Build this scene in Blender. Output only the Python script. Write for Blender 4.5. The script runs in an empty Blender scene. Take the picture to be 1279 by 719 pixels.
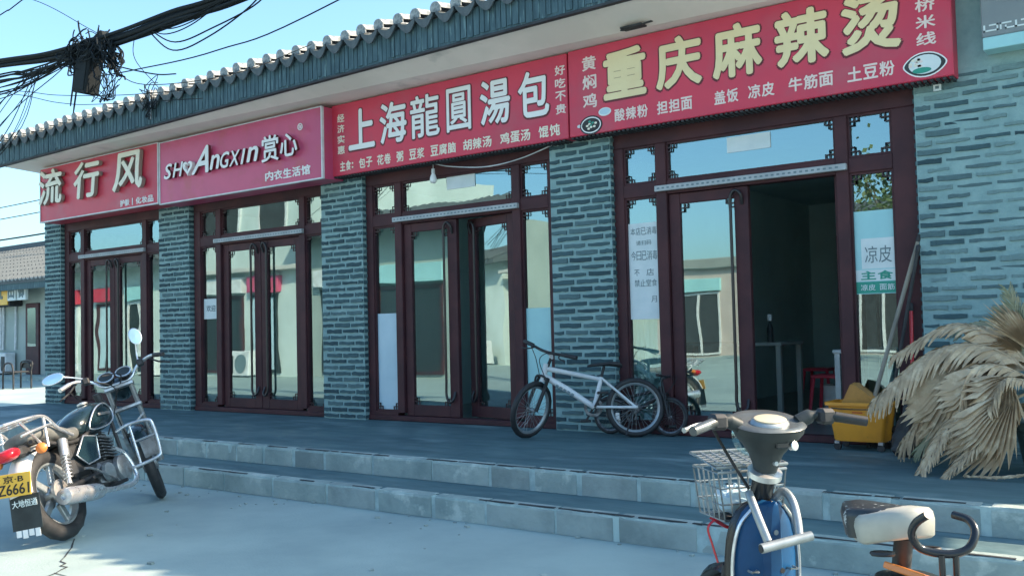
import bpy, math, random
from mathutils import Vector, Matrix, Euler
random.seed(7)
R = math.radians
PI = math.pi
scene = bpy.context.scene
COL = scene.collection

# ------------------------------------------------------------ camera
cd = bpy.data.cameras.new('camera')
cam = bpy.data.objects.new('camera', cd)
COL.objects.link(cam)
cx_ = Vector((0.80661412, 0.59059089, -0.02400125))
cy_ = Vector((0.04430739, -0.01992251, 0.99881928))
cz_ = -Vector((-0.5894154, 0.80672517, 0.04223732))
cam.matrix_world = Matrix.Translation((2.98133724, -7.10719991, 1.21182759)) @ Matrix((cx_, cy_, cz_)).transposed().to_4x4()
cd.sensor_width = 36
cd.lens = 1182.376 / 1279 * 36
cd.clip_start = 0.05
cd.clip_end = 2000
scene.camera = cam

# ------------------------------------------------------------ light
SUN = Vector((1.07, 0.84, 1.0)).normalized()
elev = math.asin(SUN.z)
azim = math.atan2(SUN.x, SUN.y)
w = bpy.data.worlds.new('World')
scene.world = w
w.use_nodes = True
wn, wl = w.node_tree.nodes, w.node_tree.links
wn.clear()
sky = wn.new('ShaderNodeTexSky')
sky.sky_type = 'NISHITA'
sky.sun_disc = False
sky.sun_elevation = elev
sky.sun_rotation = azim
sky.air_density = 1.0
sky.dust_density = 2.2
sky.ozone_density = 1.6
tint = wn.new('ShaderNodeMix')
tint.data_type = 'RGBA'
tint.blend_type = 'MULTIPLY'
tint.inputs[0].default_value = 1
tint.inputs[7].default_value = (0.85, 1.08, 1.12, 1)
bg = wn.new('ShaderNodeBackground')
bg.inputs[1].default_value = 0.15
wo = wn.new('ShaderNodeOutputWorld')
wl.new(sky.outputs[0], tint.inputs[6])
wl.new(tint.outputs[2], bg.inputs[0])
wl.new(bg.outputs[0], wo.inputs[0])
sl = bpy.data.lights.new('sun', 'SUN')
sl.energy = 5.0
sl.angle = R(0.53)
sl.color = (1.0, 0.79, 0.57)
so = bpy.data.objects.new('sun', sl)
COL.objects.link(so)
so.rotation_euler = SUN.to_track_quat('Z', 'Y').to_euler()
so.location = (6, 5, 9)
scene.view_settings.view_transform = 'Standard'
scene.view_settings.look = 'None'
scene.view_settings.exposure = 1.25
scene.view_settings.gamma = 1
scene.cycles.max_bounces = 8
scene.cycles.transparent_max_bounces = 16
scene.cycles.use_denoising = True

# ------------------------------------------------------------ materials
def mat(name, col, rough=0.7, metal=0.0, col2=None, scale=4.0, mix=(0.4, 0.6), bump=0.0, bscale=30.0, spec=0.5, stretch=None, col3=None, scale3=1.0, mix3=(0.5, 0.62), detail=5, rvar=0.0):
    m = bpy.data.materials.new(name)
    m.use_nodes = True
    n, l = m.node_tree.nodes, m.node_tree.links
    b = n['Principled BSDF']
    b.inputs['Base Color'].default_value = (*col, 1)
    b.inputs['Roughness'].default_value = rough
    b.inputs['Metallic'].default_value = metal
    b.inputs['Specular IOR Level'].default_value = spec
    tc = n.new('ShaderNodeTexCoord')
    src = tc.outputs['Object']
    if stretch:
        mp = n.new('ShaderNodeMapping')
        mp.inputs['Scale'].default_value = stretch
        l.new(src, mp.inputs[0])
        src = mp.outputs[0]

    def noise(sc, lo, hi, det=detail):
        t = n.new('ShaderNodeTexNoise')
        t.inputs['Scale'].default_value = sc
        t.inputs['Detail'].default_value = det
        t.inputs['Roughness'].default_value = 0.6
        l.new(src, t.inputs['Vector'])
        r = n.new('ShaderNodeMapRange')
        r.inputs[1].default_value = lo
        r.inputs[2].default_value = hi
        l.new(t.outputs[0], r.inputs[0])
        return r.outputs[0]
    last = None
    if col2:
        mx = n.new('ShaderNodeMix')
        mx.data_type = 'RGBA'
        mx.inputs[6].default_value = (*col, 1)
        mx.inputs[7].default_value = (*col2, 1)
        f = noise(scale, *mix)
        l.new(f, mx.inputs[0])
        last = mx.outputs[2]
        if rvar:
            rr = n.new('ShaderNodeMapRange')
            rr.inputs[3].default_value = rough
            rr.inputs[4].default_value = min(1, max(0.02, rough + rvar))
            l.new(f, rr.inputs[0])
            l.new(rr.outputs[0], b.inputs['Roughness'])
    if col3:
        mx = n.new('ShaderNodeMix')
        mx.data_type = 'RGBA'
        if last:
            l.new(last, mx.inputs[6])
        else:
            mx.inputs[6].default_value = (*col, 1)
        mx.inputs[7].default_value = (*col3, 1)
        l.new(noise(scale3, *mix3), mx.inputs[0])
        last = mx.outputs[2]
    if last:
        l.new(last, b.inputs['Base Color'])
    if bump:
        t = n.new('ShaderNodeTexNoise')
        t.inputs['Scale'].default_value = bscale
        t.inputs['Detail'].default_value = 6
        l.new(src, t.inputs['Vector'])
        bp = n.new('ShaderNodeBump')
        bp.inputs['Strength'].default_value = bump
        bp.inputs['Distance'].default_value = 0.01
        l.new(t.outputs[0], bp.inputs['Height'])
        l.new(bp.outputs[0], b.inputs['Normal'])
    return m

def glass_mat(name, tintc, ior=1.75, wave=0.02, wscale=1.3):
    m = bpy.data.materials.new(name)
    m.use_nodes = True
    n, l = m.node_tree.nodes, m.node_tree.links
    n.clear()
    out = n.new('ShaderNodeOutputMaterial')
    mx = n.new('ShaderNodeMixShader')
    tr = n.new('ShaderNodeBsdfTransparent')
    tr.inputs[0].default_value = (*tintc, 1)
    gl = n.new('ShaderNodeBsdfGlossy')
    gl.inputs['Roughness'].default_value = 0.0
    gl.inputs['Color'].default_value = (0.74, 0.97, 1.0, 1)
    fr = n.new('ShaderNodeFresnel')
    fr.inputs[0].default_value = ior
    tc = n.new('ShaderNodeTexCoord')
    t = n.new('ShaderNodeTexNoise')
    t.inputs['Scale'].default_value = wscale
    t.inputs['Detail'].default_value = 1
    l.new(tc.outputs['Object'], t.inputs['Vector'])
    bp = n.new('ShaderNodeBump')
    bp.inputs['Strength'].default_value = wave
    bp.inputs['Distance'].default_value = 0.3
    l.new(t.outputs[0], bp.inputs['Height'])
    l.new(bp.outputs[0], gl.inputs['Normal'])
    ge = n.new('ShaderNodeNewGeometry')
    iv = n.new('ShaderNodeMath')
    iv.operation = 'SUBTRACT'
    iv.inputs[0].default_value = 1.0
    l.new(ge.outputs['Backfacing'], iv.inputs[1])
    ml = n.new('ShaderNodeMath')
    ml.operation = 'MULTIPLY'
    l.new(fr.outputs[0], ml.inputs[0])
    l.new(iv.outputs[0], ml.inputs[1])
    l.new(ml.outputs[0], mx.inputs[0])
    l.new(tr.outputs[0], mx.inputs[1])
    l.new(gl.outputs[0], mx.inputs[2])
    l.new(mx.outputs[0], out.inputs[0])
    return m

M = {}
M['ground'] = mat('concrete_ground', (0.33, 0.415, 0.40), 0.85, col2=(0.24, 0.315, 0.315), scale=0.9, mix=(0.38, 0.66), bump=0.25, bscale=60, col3=(0.34, 0.44, 0.42), scale3=0.35, mix3=(0.5, 0.7))
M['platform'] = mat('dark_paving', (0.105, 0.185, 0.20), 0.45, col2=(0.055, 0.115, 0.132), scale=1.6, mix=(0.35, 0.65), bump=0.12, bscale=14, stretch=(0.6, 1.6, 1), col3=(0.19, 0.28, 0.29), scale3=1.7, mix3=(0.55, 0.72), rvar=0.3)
M['stone'] = mat('step_stone', (0.37, 0.44, 0.41), 0.85, col2=(0.22, 0.29, 0.28), scale=3.5, mix=(0.35, 0.68), bump=0.5, bscale=35, col3=(0.46, 0.53, 0.49), scale3=6, mix3=(0.56, 0.66))
M['stone_b'] = mat('step_stone_dark', (0.33, 0.39, 0.37), 0.85, col2=(0.21, 0.26, 0.25), scale=3, mix=(0.4, 0.65), bump=0.5, bscale=30)
M['joint'] = mat('step_joint', (0.44, 0.56, 0.54), 0.9, col2=(0.3, 0.4, 0.4), scale=8, bump=0.3)
M['mortar'] = mat('grey_mortar', (0.27, 0.41, 0.41), 0.9, col2=(0.20, 0.32, 0.325), scale=9, mix=(0.35, 0.7), bump=0.5, bscale=50, col3=(0.31, 0.45, 0.44), scale3=2.5, mix3=(0.55, 0.75))
BR = [mat('grey_brick', c, 0.85, col2=tuple(v * 0.72 for v in c), scale=18, mix=(0.35, 0.7), bump=0.4, bscale=80) for c in ((0.046, 0.098, 0.115), (0.034, 0.076, 0.092), (0.06, 0.122, 0.138), (0.10, 0.175, 0.188), (0.18, 0.285, 0.29))]
M['frame'] = mat('maroon_lacquer', (0.078, 0.028, 0.032), 0.55, col2=(0.052, 0.021, 0.026), scale=3, bump=0.05, bscale=60, spec=0.25)
M['fret'] = mat('dark_fretwork', (0.045, 0.022, 0.026), 0.4)
M['black'] = mat('black_rubber', (0.018, 0.019, 0.021), 0.6, col2=(0.03, 0.031, 0.033), scale=12, bump=0.1)
M['blackgloss'] = mat('black_gloss', (0.015, 0.017, 0.02), 0.22)
M['handle'] = mat('black_handle', (0.02, 0.018, 0.02), 0.3)
M['glass'] = glass_mat('window_glass', (0.82, 0.93, 0.92), ior=3.3, wave=0.007)
M['chrome'] = mat('chrome', (0.80, 0.82, 0.83), 0.26, 0.85, col2=(0.6, 0.6, 0.6), scale=14, rvar=0.2)
M['steel'] = mat('dull_steel', (0.5, 0.51, 0.52), 0.38, 0.9, col2=(0.3, 0.29, 0.28), scale=12, rvar=0.2)
M['alu'] = mat('silver_paint', (0.36, 0.39, 0.40), 0.38, 0.5, col2=(0.26, 0.29, 0.30), scale=10)
M['engine'] = mat('engine_metal', (0.22, 0.23, 0.24), 0.45, 0.7, col2=(0.1, 0.1, 0.1), scale=20, bump=0.2)
M['white'] = mat('white_paint', (0.72, 0.74, 0.75), 0.45, col2=(0.58, 0.6, 0.6), scale=5)
M['offwhite'] = mat('off_white_plaster', (0.56, 0.54, 0.5), 0.85, col2=(0.48, 0.47, 0.45), scale=1.5, bump=0.08, col3=(0.42, 0.42, 0.4), scale3=0.8, mix3=(0.55, 0.75))
M['soffit'] = mat('soffit_plaster', (0.86, 0.79, 0.73), 0.85, col2=(0.76, 0.71, 0.65), scale=1.1, bump=0.05, col3=(0.44, 0.44, 0.41), scale3=2.0, mix3=(0.6, 0.8))
M['lime'] = mat('lime_washed_tile', (0.38, 0.40, 0.40), 0.85, col2=(0.16, 0.18, 0.19), scale=22, mix=(0.42, 0.6), bump=0.3)
M['tile'] = mat('grey_roof_tile', (0.11, 0.13, 0.14), 0.75, col2=(0.065, 0.08, 0.088), scale=14, mix=(0.3, 0.7), bump=0.3, bscale=50)
M['fascia'] = mat('fascia_board', (0.075, 0.135, 0.155), 0.8, col2=(0.04, 0.08, 0.095), scale=6, mix=(0.35, 0.62), stretch=(4, 4, 0.5), bump=0.2, col3=(0.15, 0.24, 0.25), scale3=9, mix3=(0.57, 0.68))
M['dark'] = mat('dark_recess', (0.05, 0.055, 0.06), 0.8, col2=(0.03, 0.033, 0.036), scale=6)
M['red1'] = mat('sign_red', (0.60, 0.04, 0.075), 0.42, col2=(0.52, 0.035, 0.075), scale=1.2, col3=(0.50, 0.09, 0.12), scale3=3.0, mix3=(0.52, 0.75))
M['red2'] = mat('sign_pink_red', (0.60, 0.09, 0.19), 0.38, col2=(0.52, 0.075, 0.17), scale=1.2, col3=(0.50, 0.09, 0.12), scale3=3.0, mix3=(0.52, 0.75))
M['red3'] = mat('sign_flex_red', (0.64, 0.045, 0.085), 0.5, col2=(0.56, 0.04, 0.085), scale=1.3, bump=0.25, bscale=1.6, col3=(0.50, 0.075, 0.11), scale3=2.0, mix3=(0.5, 0.72))
M['cream'] = mat('letter_cream', (0.80, 0.76, 0.62), 0.5)
M['letterwhite'] = mat('letter_white', (0.82, 0.82, 0.8), 0.5)
M['goldside'] = mat('letter_edge', (0.34, 0.33, 0.27), 0.4, 0.3)
M['yellow'] = mat('letter_yellow', (0.84, 0.70, 0.40), 0.5, col2=(0.80, 0.64, 0.36), scale=3)
M['pinkwhite'] = mat('letter_pale', (0.80, 0.66, 0.60), 0.5)
M['outline'] = mat('letter_outline', (0.13, 0.015, 0.02), 0.5)
M['plastic_y'] = mat('yellow_plastic', (0.80, 0.33, 0.03), 0.45, col2=(0.68, 0.27, 0.03), scale=6, mix=(0.45, 0.7), bump=0.05, col3=(0.35, 0.2, 0.05), scale3=9, mix3=(0.62, 0.75))
M['amber'] = mat('amber_plastic', (0.62, 0.30, 0.07), 0.5, col2=(0.5, 0.24, 0.06), scale=8)
M['plastic_o'] = mat('amber_lens', (0.7, 0.22, 0.05), 0.25)
M['redlens'] = mat('red_lens', (0.5, 0.01, 0.02), 0.18)
M['film'] = mat('frosted_film', (0.50, 0.66, 0.74), 0.35, col2=(0.44, 0.6, 0.68), scale=2)
M['film2'] = mat('cyan_film', (0.36, 0.66, 0.68), 0.35, col2=(0.32, 0.6, 0.63), scale=2)
M['paper'] = mat('paper', (0.70, 0.76, 0.76), 0.7, col2=(0.62, 0.7, 0.7), scale=4)
M['ink'] = mat('grey_ink', (0.14, 0.2, 0.22), 0.7)
M['green'] = mat('green_sticker', (0.03, 0.3, 0.22), 0.6)
M['intwall'] = mat('interior_wall', (0.58, 0.74, 0.74), 0.9, col2=(0.5, 0.64, 0.64), scale=1)
M['intfloor'] = mat('interior_floor', (0.25, 0.25, 0.24), 0.3, col2=(0.2, 0.2, 0.2), scale=2)
M['tan'] = mat('dried_palm', (0.60, 0.44, 0.28), 0.8, col2=(0.38, 0.28, 0.18), scale=6, mix=(0.3, 0.7), stretch=(1, 1, 1), col3=(0.70, 0.56, 0.38), scale3=14, mix3=(0.5, 0.7), spec=0.2)
M['olive'] = mat('half_dried_palm', (0.24, 0.26, 0.16), 0.8, col2=(0.36, 0.32, 0.21), scale=5, mix=(0.35, 0.65), spec=0.2)
M['cable'] = mat('cable_rubber', (0.010, 0.014, 0.017), 0.75, spec=0.2)
M['pot'] = mat('green_glazed_pot', (0.06, 0.10, 0.10), 0.4, col2=(0.09, 0.13, 0.12), scale=5)
M['tank'] = mat('teal_black_paint', (0.008, 0.020, 0.026), 0.17, col2=(0.012, 0.028, 0.034), scale=3)
M['leather'] = mat('dusty_black_seat', (0.10, 0.105, 0.10), 0.6, col2=(0.26, 0.26, 0.24), scale=5, mix=(0.45, 0.75), bump=0.1)
M['greyrail'] = mat('pale_grey_rail', (0.42, 0.45, 0.46), 0.5, col2=(0.33, 0.36, 0.37), scale=6)
M['steelgrey'] = mat('grey_metallic_plastic', (0.10, 0.115, 0.12), 0.3, 0.2, col2=(0.07, 0.08, 0.085), scale=9)
M['glintseat'] = mat('black_seat_cover_glints', (0.02, 0.024, 0.027), 0.4, col2=(0.42, 0.44, 0.43), scale=38, mix=(0.60, 0.64), bump=0.2)  # pale specks coloured in as sun glints on the black cover
M['blue'] = mat('blue_moped_plastic', (0.006, 0.065, 0.17), 0.34, col2=(0.005, 0.045, 0.12), scale=5, rvar=0.12, spec=0.28)
M['greyplastic'] = mat('grey_plastic', (0.020, 0.027, 0.029), 0.5, col2=(0.034, 0.043, 0.046), scale=7, bump=0.05, spec=0.3)
M['creamseat'] = mat('cream_vinyl', (0.40, 0.39, 0.34), 0.4, col2=(0.30, 0.30, 0.26), scale=6)
M['plate'] = mat('yellow_plate', (0.78, 0.44, 0.05), 0.4)
M['wood'] = mat('weathered_wood', (0.3, 0.27, 0.22), 0.75, col2=(0.2, 0.18, 0.15), scale=5, stretch=(1, 1, 0.15))
M['mirrorglass'] = mat('mirror_glass', (0.85, 0.87, 0.88), 0.04, 1.0)
M['dialface'] = mat('dial_face', (0.50, 0.43, 0.30), 0.45)
M['tealwall'] = mat('grey_green_wall', (0.36, 0.42, 0.39), 0.85, col2=(0.3, 0.36, 0.34), scale=1)
M['creamwall'] = mat('cream_wall', (0.60, 0.68, 0.66), 0.85, col2=(0.5, 0.58, 0.56), scale=0.8)
M['pinkwall'] = mat('pink_brick_wall', (0.55, 0.46, 0.42), 0.85, col2=(0.47, 0.40, 0.37), scale=1.5)
M['greywall'] = mat('grey_wall', (0.3, 0.32, 0.3), 0.85, col2=(0.24, 0.26, 0.25), scale=1)
M['leaf'] = mat('tree_leaf', (0.06, 0.10, 0.03), 0.7, col2=(0.09, 0.12, 0.04), scale=3)
M['bark'] = mat('bark', (0.14, 0.11, 0.08), 0.9, col2=(0.09, 0.07, 0.05), scale=9, bump=0.5)
M['greysign'] = mat('grey_signboard', (0.22, 0.25, 0.26), 0.6, col2=(0.19, 0.22, 0.24), scale=2)

# ------------------------------------------------------------ mesh helpers
class MB:
    def __init__(s):
        s.v, s.f = [], []

    def add(s, vs, fs):
        o = len(s.v)
        s.v += [tuple(v) for v in vs]
        s.f += [tuple(o + i for i in f) for f in fs]
        return s

    def box(s, x0, x1, y0, y1, z0, z1, m=None):
        v = [Vector(p) for p in ((x0, y0, z0), (x1, y0, z0), (x1, y1, z0), (x0, y1, z0), (x0, y0, z1), (x1, y0, z1), (x1, y1, z1), (x0, y1, z1))]
        if m is not None:
            v = [m @ p for p in v]
        return s.add(v, [(0, 3, 2, 1), (4, 5, 6, 7), (0, 1, 5, 4), (1, 2, 6, 5), (2, 3, 7, 6), (3, 0, 4, 7)])

    def bbox(s, x0, x1, y0, y1, z0, z1, b=0.01, m=None):
        """box with chamfered edges"""
        pts = []
        X, Y, Z = (x0, x1), (y0, y1), (z0, z1)
        idx = {}
        for i in (0, 1):
            for j in (0, 1):
                for k in (0, 1):
                    sx, sy, sz = (b if i == 0 else -b), (b if j == 0 else -b), (b if k == 0 else -b)
                    for a, p in enumerate(((X[i], Y[j] + sy, Z[k] + sz), (X[i] + sx, Y[j], Z[k] + sz), (X[i] + sx, Y[j] + sy, Z[k]))):
                        idx[(i, j, k, a)] = len(pts)
                        pts.append(Vector(p))
        F = []
        for i in (0, 1):
            q = [idx[(i, 0, 0, 0)], idx[(i, 1, 0, 0)], idx[(i, 1, 1, 0)], idx[(i, 0, 1, 0)]]
            F.append(q if i else q[::-1])
            q = [idx[(0, i, 0, 1)], idx[(1, i, 0, 1)], idx[(1, i, 1, 1)], idx[(0, i, 1, 1)]]
            F.append(q[::-1] if i else q)
            q = [idx[(0, 0, i, 2)], idx[(1, 0, i, 2)], idx[(1, 1, i, 2)], idx[(0, 1, i, 2)]]
            F.append(q if i else q[::-1])
        for j in (0, 1):
            for k in (0, 1):
                F.append([idx[(0, j, k, 1)], idx[(1, j, k, 1)], idx[(1, j, k, 2)], idx[(0, j, k, 2)]])
                F.append([idx[(j, 0, k, 0)], idx[(j, 1, k, 0)], idx[(j, 1, k, 2)], idx[(j, 0, k, 2)]])
                F.append([idx[(j, k, 0, 0)], idx[(j, k, 1, 0)], idx[(j, k, 1, 1)], idx[(j, k, 0, 1)]])
                for i in (0, 1):
                    pass
        for i in (0, 1):
            for j in (0, 1):
                for k in (0, 1):
                    F.append([idx[(i, j, k, a)] for a in (0, 1, 2)])
        if m is not None:
            pts = [m @ p for p in pts]
        return s.add(pts, F)

    def tube(s, pts, r, n=8, closed=False, flat=1.0):
        pts = [Vector(p) for p in pts]
        N = len(pts)
        rs = r if isinstance(r, (list, tuple)) else [r] * N
        t0 = (pts[1] - pts[0]).normalized()
        up = Vector((0, 0, 1)) if abs(t0.z) < 0.9 else Vector((1, 0, 0))
        nrm = t0.cross(up).normalized()
        rings = []
        for i, p in enumerate(pts):
            if closed:
                t = pts[(i + 1) % N] - pts[i - 1]
            else:
                t = pts[min(i + 1, N - 1)] - pts[max(i - 1, 0)]
            t.normalize()
            nrm = (nrm - t * nrm.dot(t)).normalized()
            bn = t.cross(nrm)
            rings.append([p + (nrm * math.cos(2 * PI * k / n) + bn * math.sin(2 * PI * k / n) * flat) * rs[i] for k in range(n)])
        F = []
        for i in range(N if closed else N - 1):
            a, b_ = i * n, ((i + 1) % N) * n
            for k in range(n):
                k2 = (k + 1) % n
                F.append((a + k, a + k2, b_ + k2, b_ + k))
        if not closed:
            F.append(tuple(range(n))[::-1])
            F.append(tuple((N - 1) * n + k for k in range(n)))
        return s.add([q for rg in rings for q in rg], F)

    def lathe(s, prof, n=20, m=None, cap=True):
        """profile of (radius, z) round local z"""
        V, F = [], []
        for (r, z) in prof:
            for k in range(n):
                a = 2 * PI * k / n
                V.append(Vector((r * math.cos(a), r * math.sin(a), z)))
        for i in range(len(prof) - 1):
            for k in range(n):
                k2 = (k + 1) % n
                F.append((i * n + k, i * n + k2, (i + 1) * n + k2, (i + 1) * n + k))
        if cap:
            if prof[0][0] > 1e-5:
                F.append(tuple(range(n))[::-1])
            if prof[-1][0] > 1e-5:
                F.append(tuple((len(prof) - 1) * n + k for k in range(n)))
        if m is not None:
            V = [m @ v for v in V]
        return s.add(V, F)

    def loft(s, rings, cap=True):
        n = len(rings[0])
        F = []
        for i in range(len(rings) - 1):
            for k in range(n):
                k2 = (k + 1) % n
                F.append((i * n + k, i * n + k2, (i + 1) * n + k2, (i + 1) * n + k))
        if cap:
            F.append(tuple(range(n))[::-1])
            F.append(tuple((len(rings) - 1) * n + k for k in range(n)))
        return s.add([q for rg in rings for q in rg], F)

    def prism(s, poly, y0, y1, m=None):
        """polygon in xz, extruded along y"""
        n = len(poly)
        V = [Vector((x, y0, z)) for x, z in poly] + [Vector((x, y1, z)) for x, z in poly]
        F = [tuple(range(n)), tuple(range(n, 2 * n))[::-1]] + [(k, k + n, (k + 1) % n + n, (k + 1) % n) for k in range(n)]
        if m is not None:
            V = [m @ v for v in V]
        return s.add(V, F)

    def mesh(s, name, m, smooth=None):
        me = bpy.data.meshes.new(name)
        me.from_pydata(s.v, [], s.f)
        if m is not None:
            me.materials.append(m)
        if smooth:
            me.shade_smooth()
            me.set_sharp_from_angle(angle=R(smooth))
        me.update()
        return me

    def build(s, name, m, parent=None, smooth=None, **kw):
        return link(name, s.mesh(name, m, smooth), parent, **kw)

def link(name, me, parent=None, loc=None, rot=None, **kw):
    o = bpy.data.objects.new(name, me)
    COL.objects.link(o)
    if parent:
        o.parent = parent
    if loc is not None:
        o.location = loc
    if rot is not None:
        o.rotation_euler = rot
    for k, v in kw.items():
        o[k] = v
    return o

def thing(name, label, cat, loc=(0, 0, 0), rz=0, group=None):
    o = bpy.data.objects.new(name, None)
    COL.objects.link(o)
    o.location = loc
    o.rotation_euler = (0, 0, rz)
    o['label'] = label
    o['category'] = cat
    if group:
        o['group'] = group
    return o

def tag(o, label, cat, group=None):
    o['label'] = label
    o['category'] = cat
    if group:
        o['group'] = group
    return o

def curve(pts, k=6, closed=False):
    P = [Vector(p) for p in pts]
    n = len(P)
    out = []
    for i in range(n if closed else n - 1):
        p0 = P[(i - 1) % n] if closed or i > 0 else P[0] * 2 - P[1]
        p1, p2 = P[i], P[(i + 1) % n]
        p3 = P[(i + 2) % n] if closed or i + 2 < n else P[-1] * 2 - P[-2]
        for j in range(k):
            t = j / k
            out.append(0.5 * ((2 * p1) + (p2 - p0) * t + (2 * p0 - 5 * p1 + 4 * p2 - p3) * t * t + (3 * p1 - p0 - 3 * p2 + p3) * t ** 3))
    if not closed:
        out.append(P[-1])
    return out

def axis_m(loc, d):
    return Matrix.Translation(loc) @ Vector(d).to_track_quat('Z', 'Y').to_matrix().to_4x4()

_tc = {}
def text_mesh(s, off=0.0, ext=0.004, shear=0.0, bev=0.0):
    key = (s, off, ext, shear)
    cu = bpy.data.curves.new('lettering', 'FONT')
    cu.body = s
    cu.size = 1
    cu.offset = off
    cu.extrude = 0.5
    cu.shear = shear
    cu.resolution_u = 3
    cu.align_x = 'LEFT'
    ob = bpy.data.objects.new('lettering', cu)
    COL.objects.link(ob)
    bpy.context.view_layer.update()
    me = bpy.data.meshes.new_from_object(ob.evaluated_get(bpy.context.evaluated_depsgraph_get()))
    bpy.data.objects.remove(ob)
    bpy.data.curves.remove(cu)
    return me

def text(s, x0, x1, zc, h, y, m, parent, off=0.015, ext=0.01, shear=0.0, name='lettering', keep=False, side=None):
    """lettering standing in the xz plane at y, fitted to a box (front face at y, ext deep);
    strokes are made heavier by laying slightly shifted copies over each other"""
    me = text_mesh(s, 0.0, ext, shear)
    V0 = [v.co.copy() for v in me.vertices]
    F0 = [tuple(p.vertices) for p in me.polygons]
    bpy.data.meshes.remove(me)
    nc = 9 if off >= 0.025 else (5 if off >= 0.008 else 1)
    ax = min(v.x for v in V0) - off; bx = max(v.x for v in V0) + off
    ay = min(v.y for v in V0) - off; by = max(v.y for v in V0) + off
    az = min(v.z for v in V0); bz = max(v.z for v in V0)
    sx = (x1 - x0) / (bx - ax)
    sz = h / (by - ay)
    mb = MB()
    for k in range(nc):
        ox, oy = (0, 0) if k == 0 else (off * math.cos(2 * PI * k / (nc - 1)), off * math.sin(2 * PI * k / (nc - 1)))
        vs = []
        for v in V0:
            vs.append((x0 + (v.x + ox - ax) * sx, y + 0.00012 * k + (bz - v.z) / max(1e-6, bz - az) * ext, zc + (v.y + oy - (ay + by) / 2) * sz))
        mb.add(vs, F0)
    me = mb.mesh(name, m)
    if side:
        me.materials.append(side)
        for p in me.polygons:
            p.material_index = 1 if abs(p.normal.y) < 0.5 else 0
    return link(name, me, parent)

def chars(s, x0, x1, zc, h, y, m, parent, fx=None, **kw):
    n = len(s)
    c = (x1 - x0) / n
    for i, ch in enumerate(s):
        if ch in ' |':
            continue
        g_ = c * 0.045
        if ch in ':':
            o = text(ch, x0 + c * (i + .1), x0 + c * (i + .35), zc - h * 0.05, h * 0.6, y, m, parent, name='character', **kw)
        else:
            o = text(ch, x0 + c * i + g_, x0 + c * (i + 1) - g_, zc, h, y, m, parent, name='character', **kw)
        if fx:
            fx(o)

def vtext(s, xc, wd, zt, zb, y, m, parent, **kw):
    """characters one above another"""
    n = len(s)
    st = (zt - zb) / n
    for i, ch in enumerate(s):
        text(ch, xc - wd / 2, xc + wd / 2, zt - st * (i + 0.5), st * 0.74, y, m, parent, **kw)

# ------------------------------------------------------------ ground, platform, steps
P = 0.29
MB().add([(-300, -300, 0), (300, -300, 0), (300, 300, 0), (-300, 300, 0)], [(0, 1, 2, 3)]).build('ground', M['ground'], kind='structure')
# cracks in the concrete are thin dark seams
ck = MB()
for path in ([(-2.6, -4.0), (-2.1, -4.35), (-1.9, -4.5), (-1.75, -4.9), (-1.4, -5.3), (-1.2, -5.9)], [(-1.9, -4.5), (-1.3, -4.55), (-0.8, -4.75)], [(-3.4, -4.3), (-3.1, -4.7), (-3.2, -5.2)]):
    pp = curve([(x, y, 0) for x, y in path], 5)
    pp = [q + Vector((random.uniform(-.02, .02), random.uniform(-.02, .02), 0)) for q in pp]
    for a, b in zip(pp, pp[1:]):
        d = (b - a).normalized(); n_ = Vector((-d.y, d.x, 0)) * random.uniform(0.003, 0.006)
        ck.add([a - n_, b - n_, b + n_, a + n_], [(0, 1, 2, 3)])
for i, v in enumerate(ck.v):
    ck.v[i] = (v[0], v[1], 0.003)
ck.build('ground_crack', M['dark'], kind='structure')

D1, D2 = 2.0, 2.446
XL, XR = -10.66, 7.0
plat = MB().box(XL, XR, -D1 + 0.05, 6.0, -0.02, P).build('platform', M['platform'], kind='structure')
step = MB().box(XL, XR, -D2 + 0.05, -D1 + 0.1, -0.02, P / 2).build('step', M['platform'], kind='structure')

def stone_row(parent, y, ztop, h, seed):
    rnd = random.Random(seed)
    x = XL
    backing = MB().box(XL, XR, y + 0.004, y + 0.052, ztop - h, ztop - 0.004)
    backing.build('mortar_joint', M['joint'], parent)
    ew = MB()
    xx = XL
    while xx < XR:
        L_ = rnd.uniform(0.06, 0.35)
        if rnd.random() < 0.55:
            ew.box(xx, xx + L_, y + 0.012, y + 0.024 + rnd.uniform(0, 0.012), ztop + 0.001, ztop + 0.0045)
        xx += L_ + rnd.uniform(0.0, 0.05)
    ew.build('nosing_shadow', M['dark'], parent, kind='stuff')  # irregular dark dashes stand in for the shadow line at the nosing
    while x < XR:
        wd = rnd.choice([0.36, 0.42, 0.5, 0.52, 0.58])
        j = rnd.uniform(-0.004, 0.004)
        n = 6
        # stone with an uneven upper arris
        V, F = [], []
        x1 = min(x + wd - rnd.uniform(0.015, 0.05), XR)
        for i in range(n + 1):
            t = x + (x1 - x) * i / n
            dz = rnd.uniform(-0.005, 0.002)
            dy = rnd.uniform(-0.004, 0.005)
            V += [(t, y + j, ztop - h + 0.002), (t, y + j + dy * 0.5, ztop - 0.02), (t, y + j + 0.008 + dy, ztop + dz * 0.8), (t, y + 0.085 + dy, ztop + 0.003)]
        for i in range(n):
            a = i * 4
            for q in range(3):
                F.append((a + q, a + 4 + q, a + 5 + q, a + 1 + q))
        F += [(0, 1, 2, 3), tuple(n * 4 + q for q in (3, 2, 1, 0))]
        MB().add(V, F).build('stone', M['stone'] if rnd.random() < 0.62 else M['stone_b'], parent)
        x += wd

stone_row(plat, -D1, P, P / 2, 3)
stone_row(step, -D2, P / 2, P / 2, 5)

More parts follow.
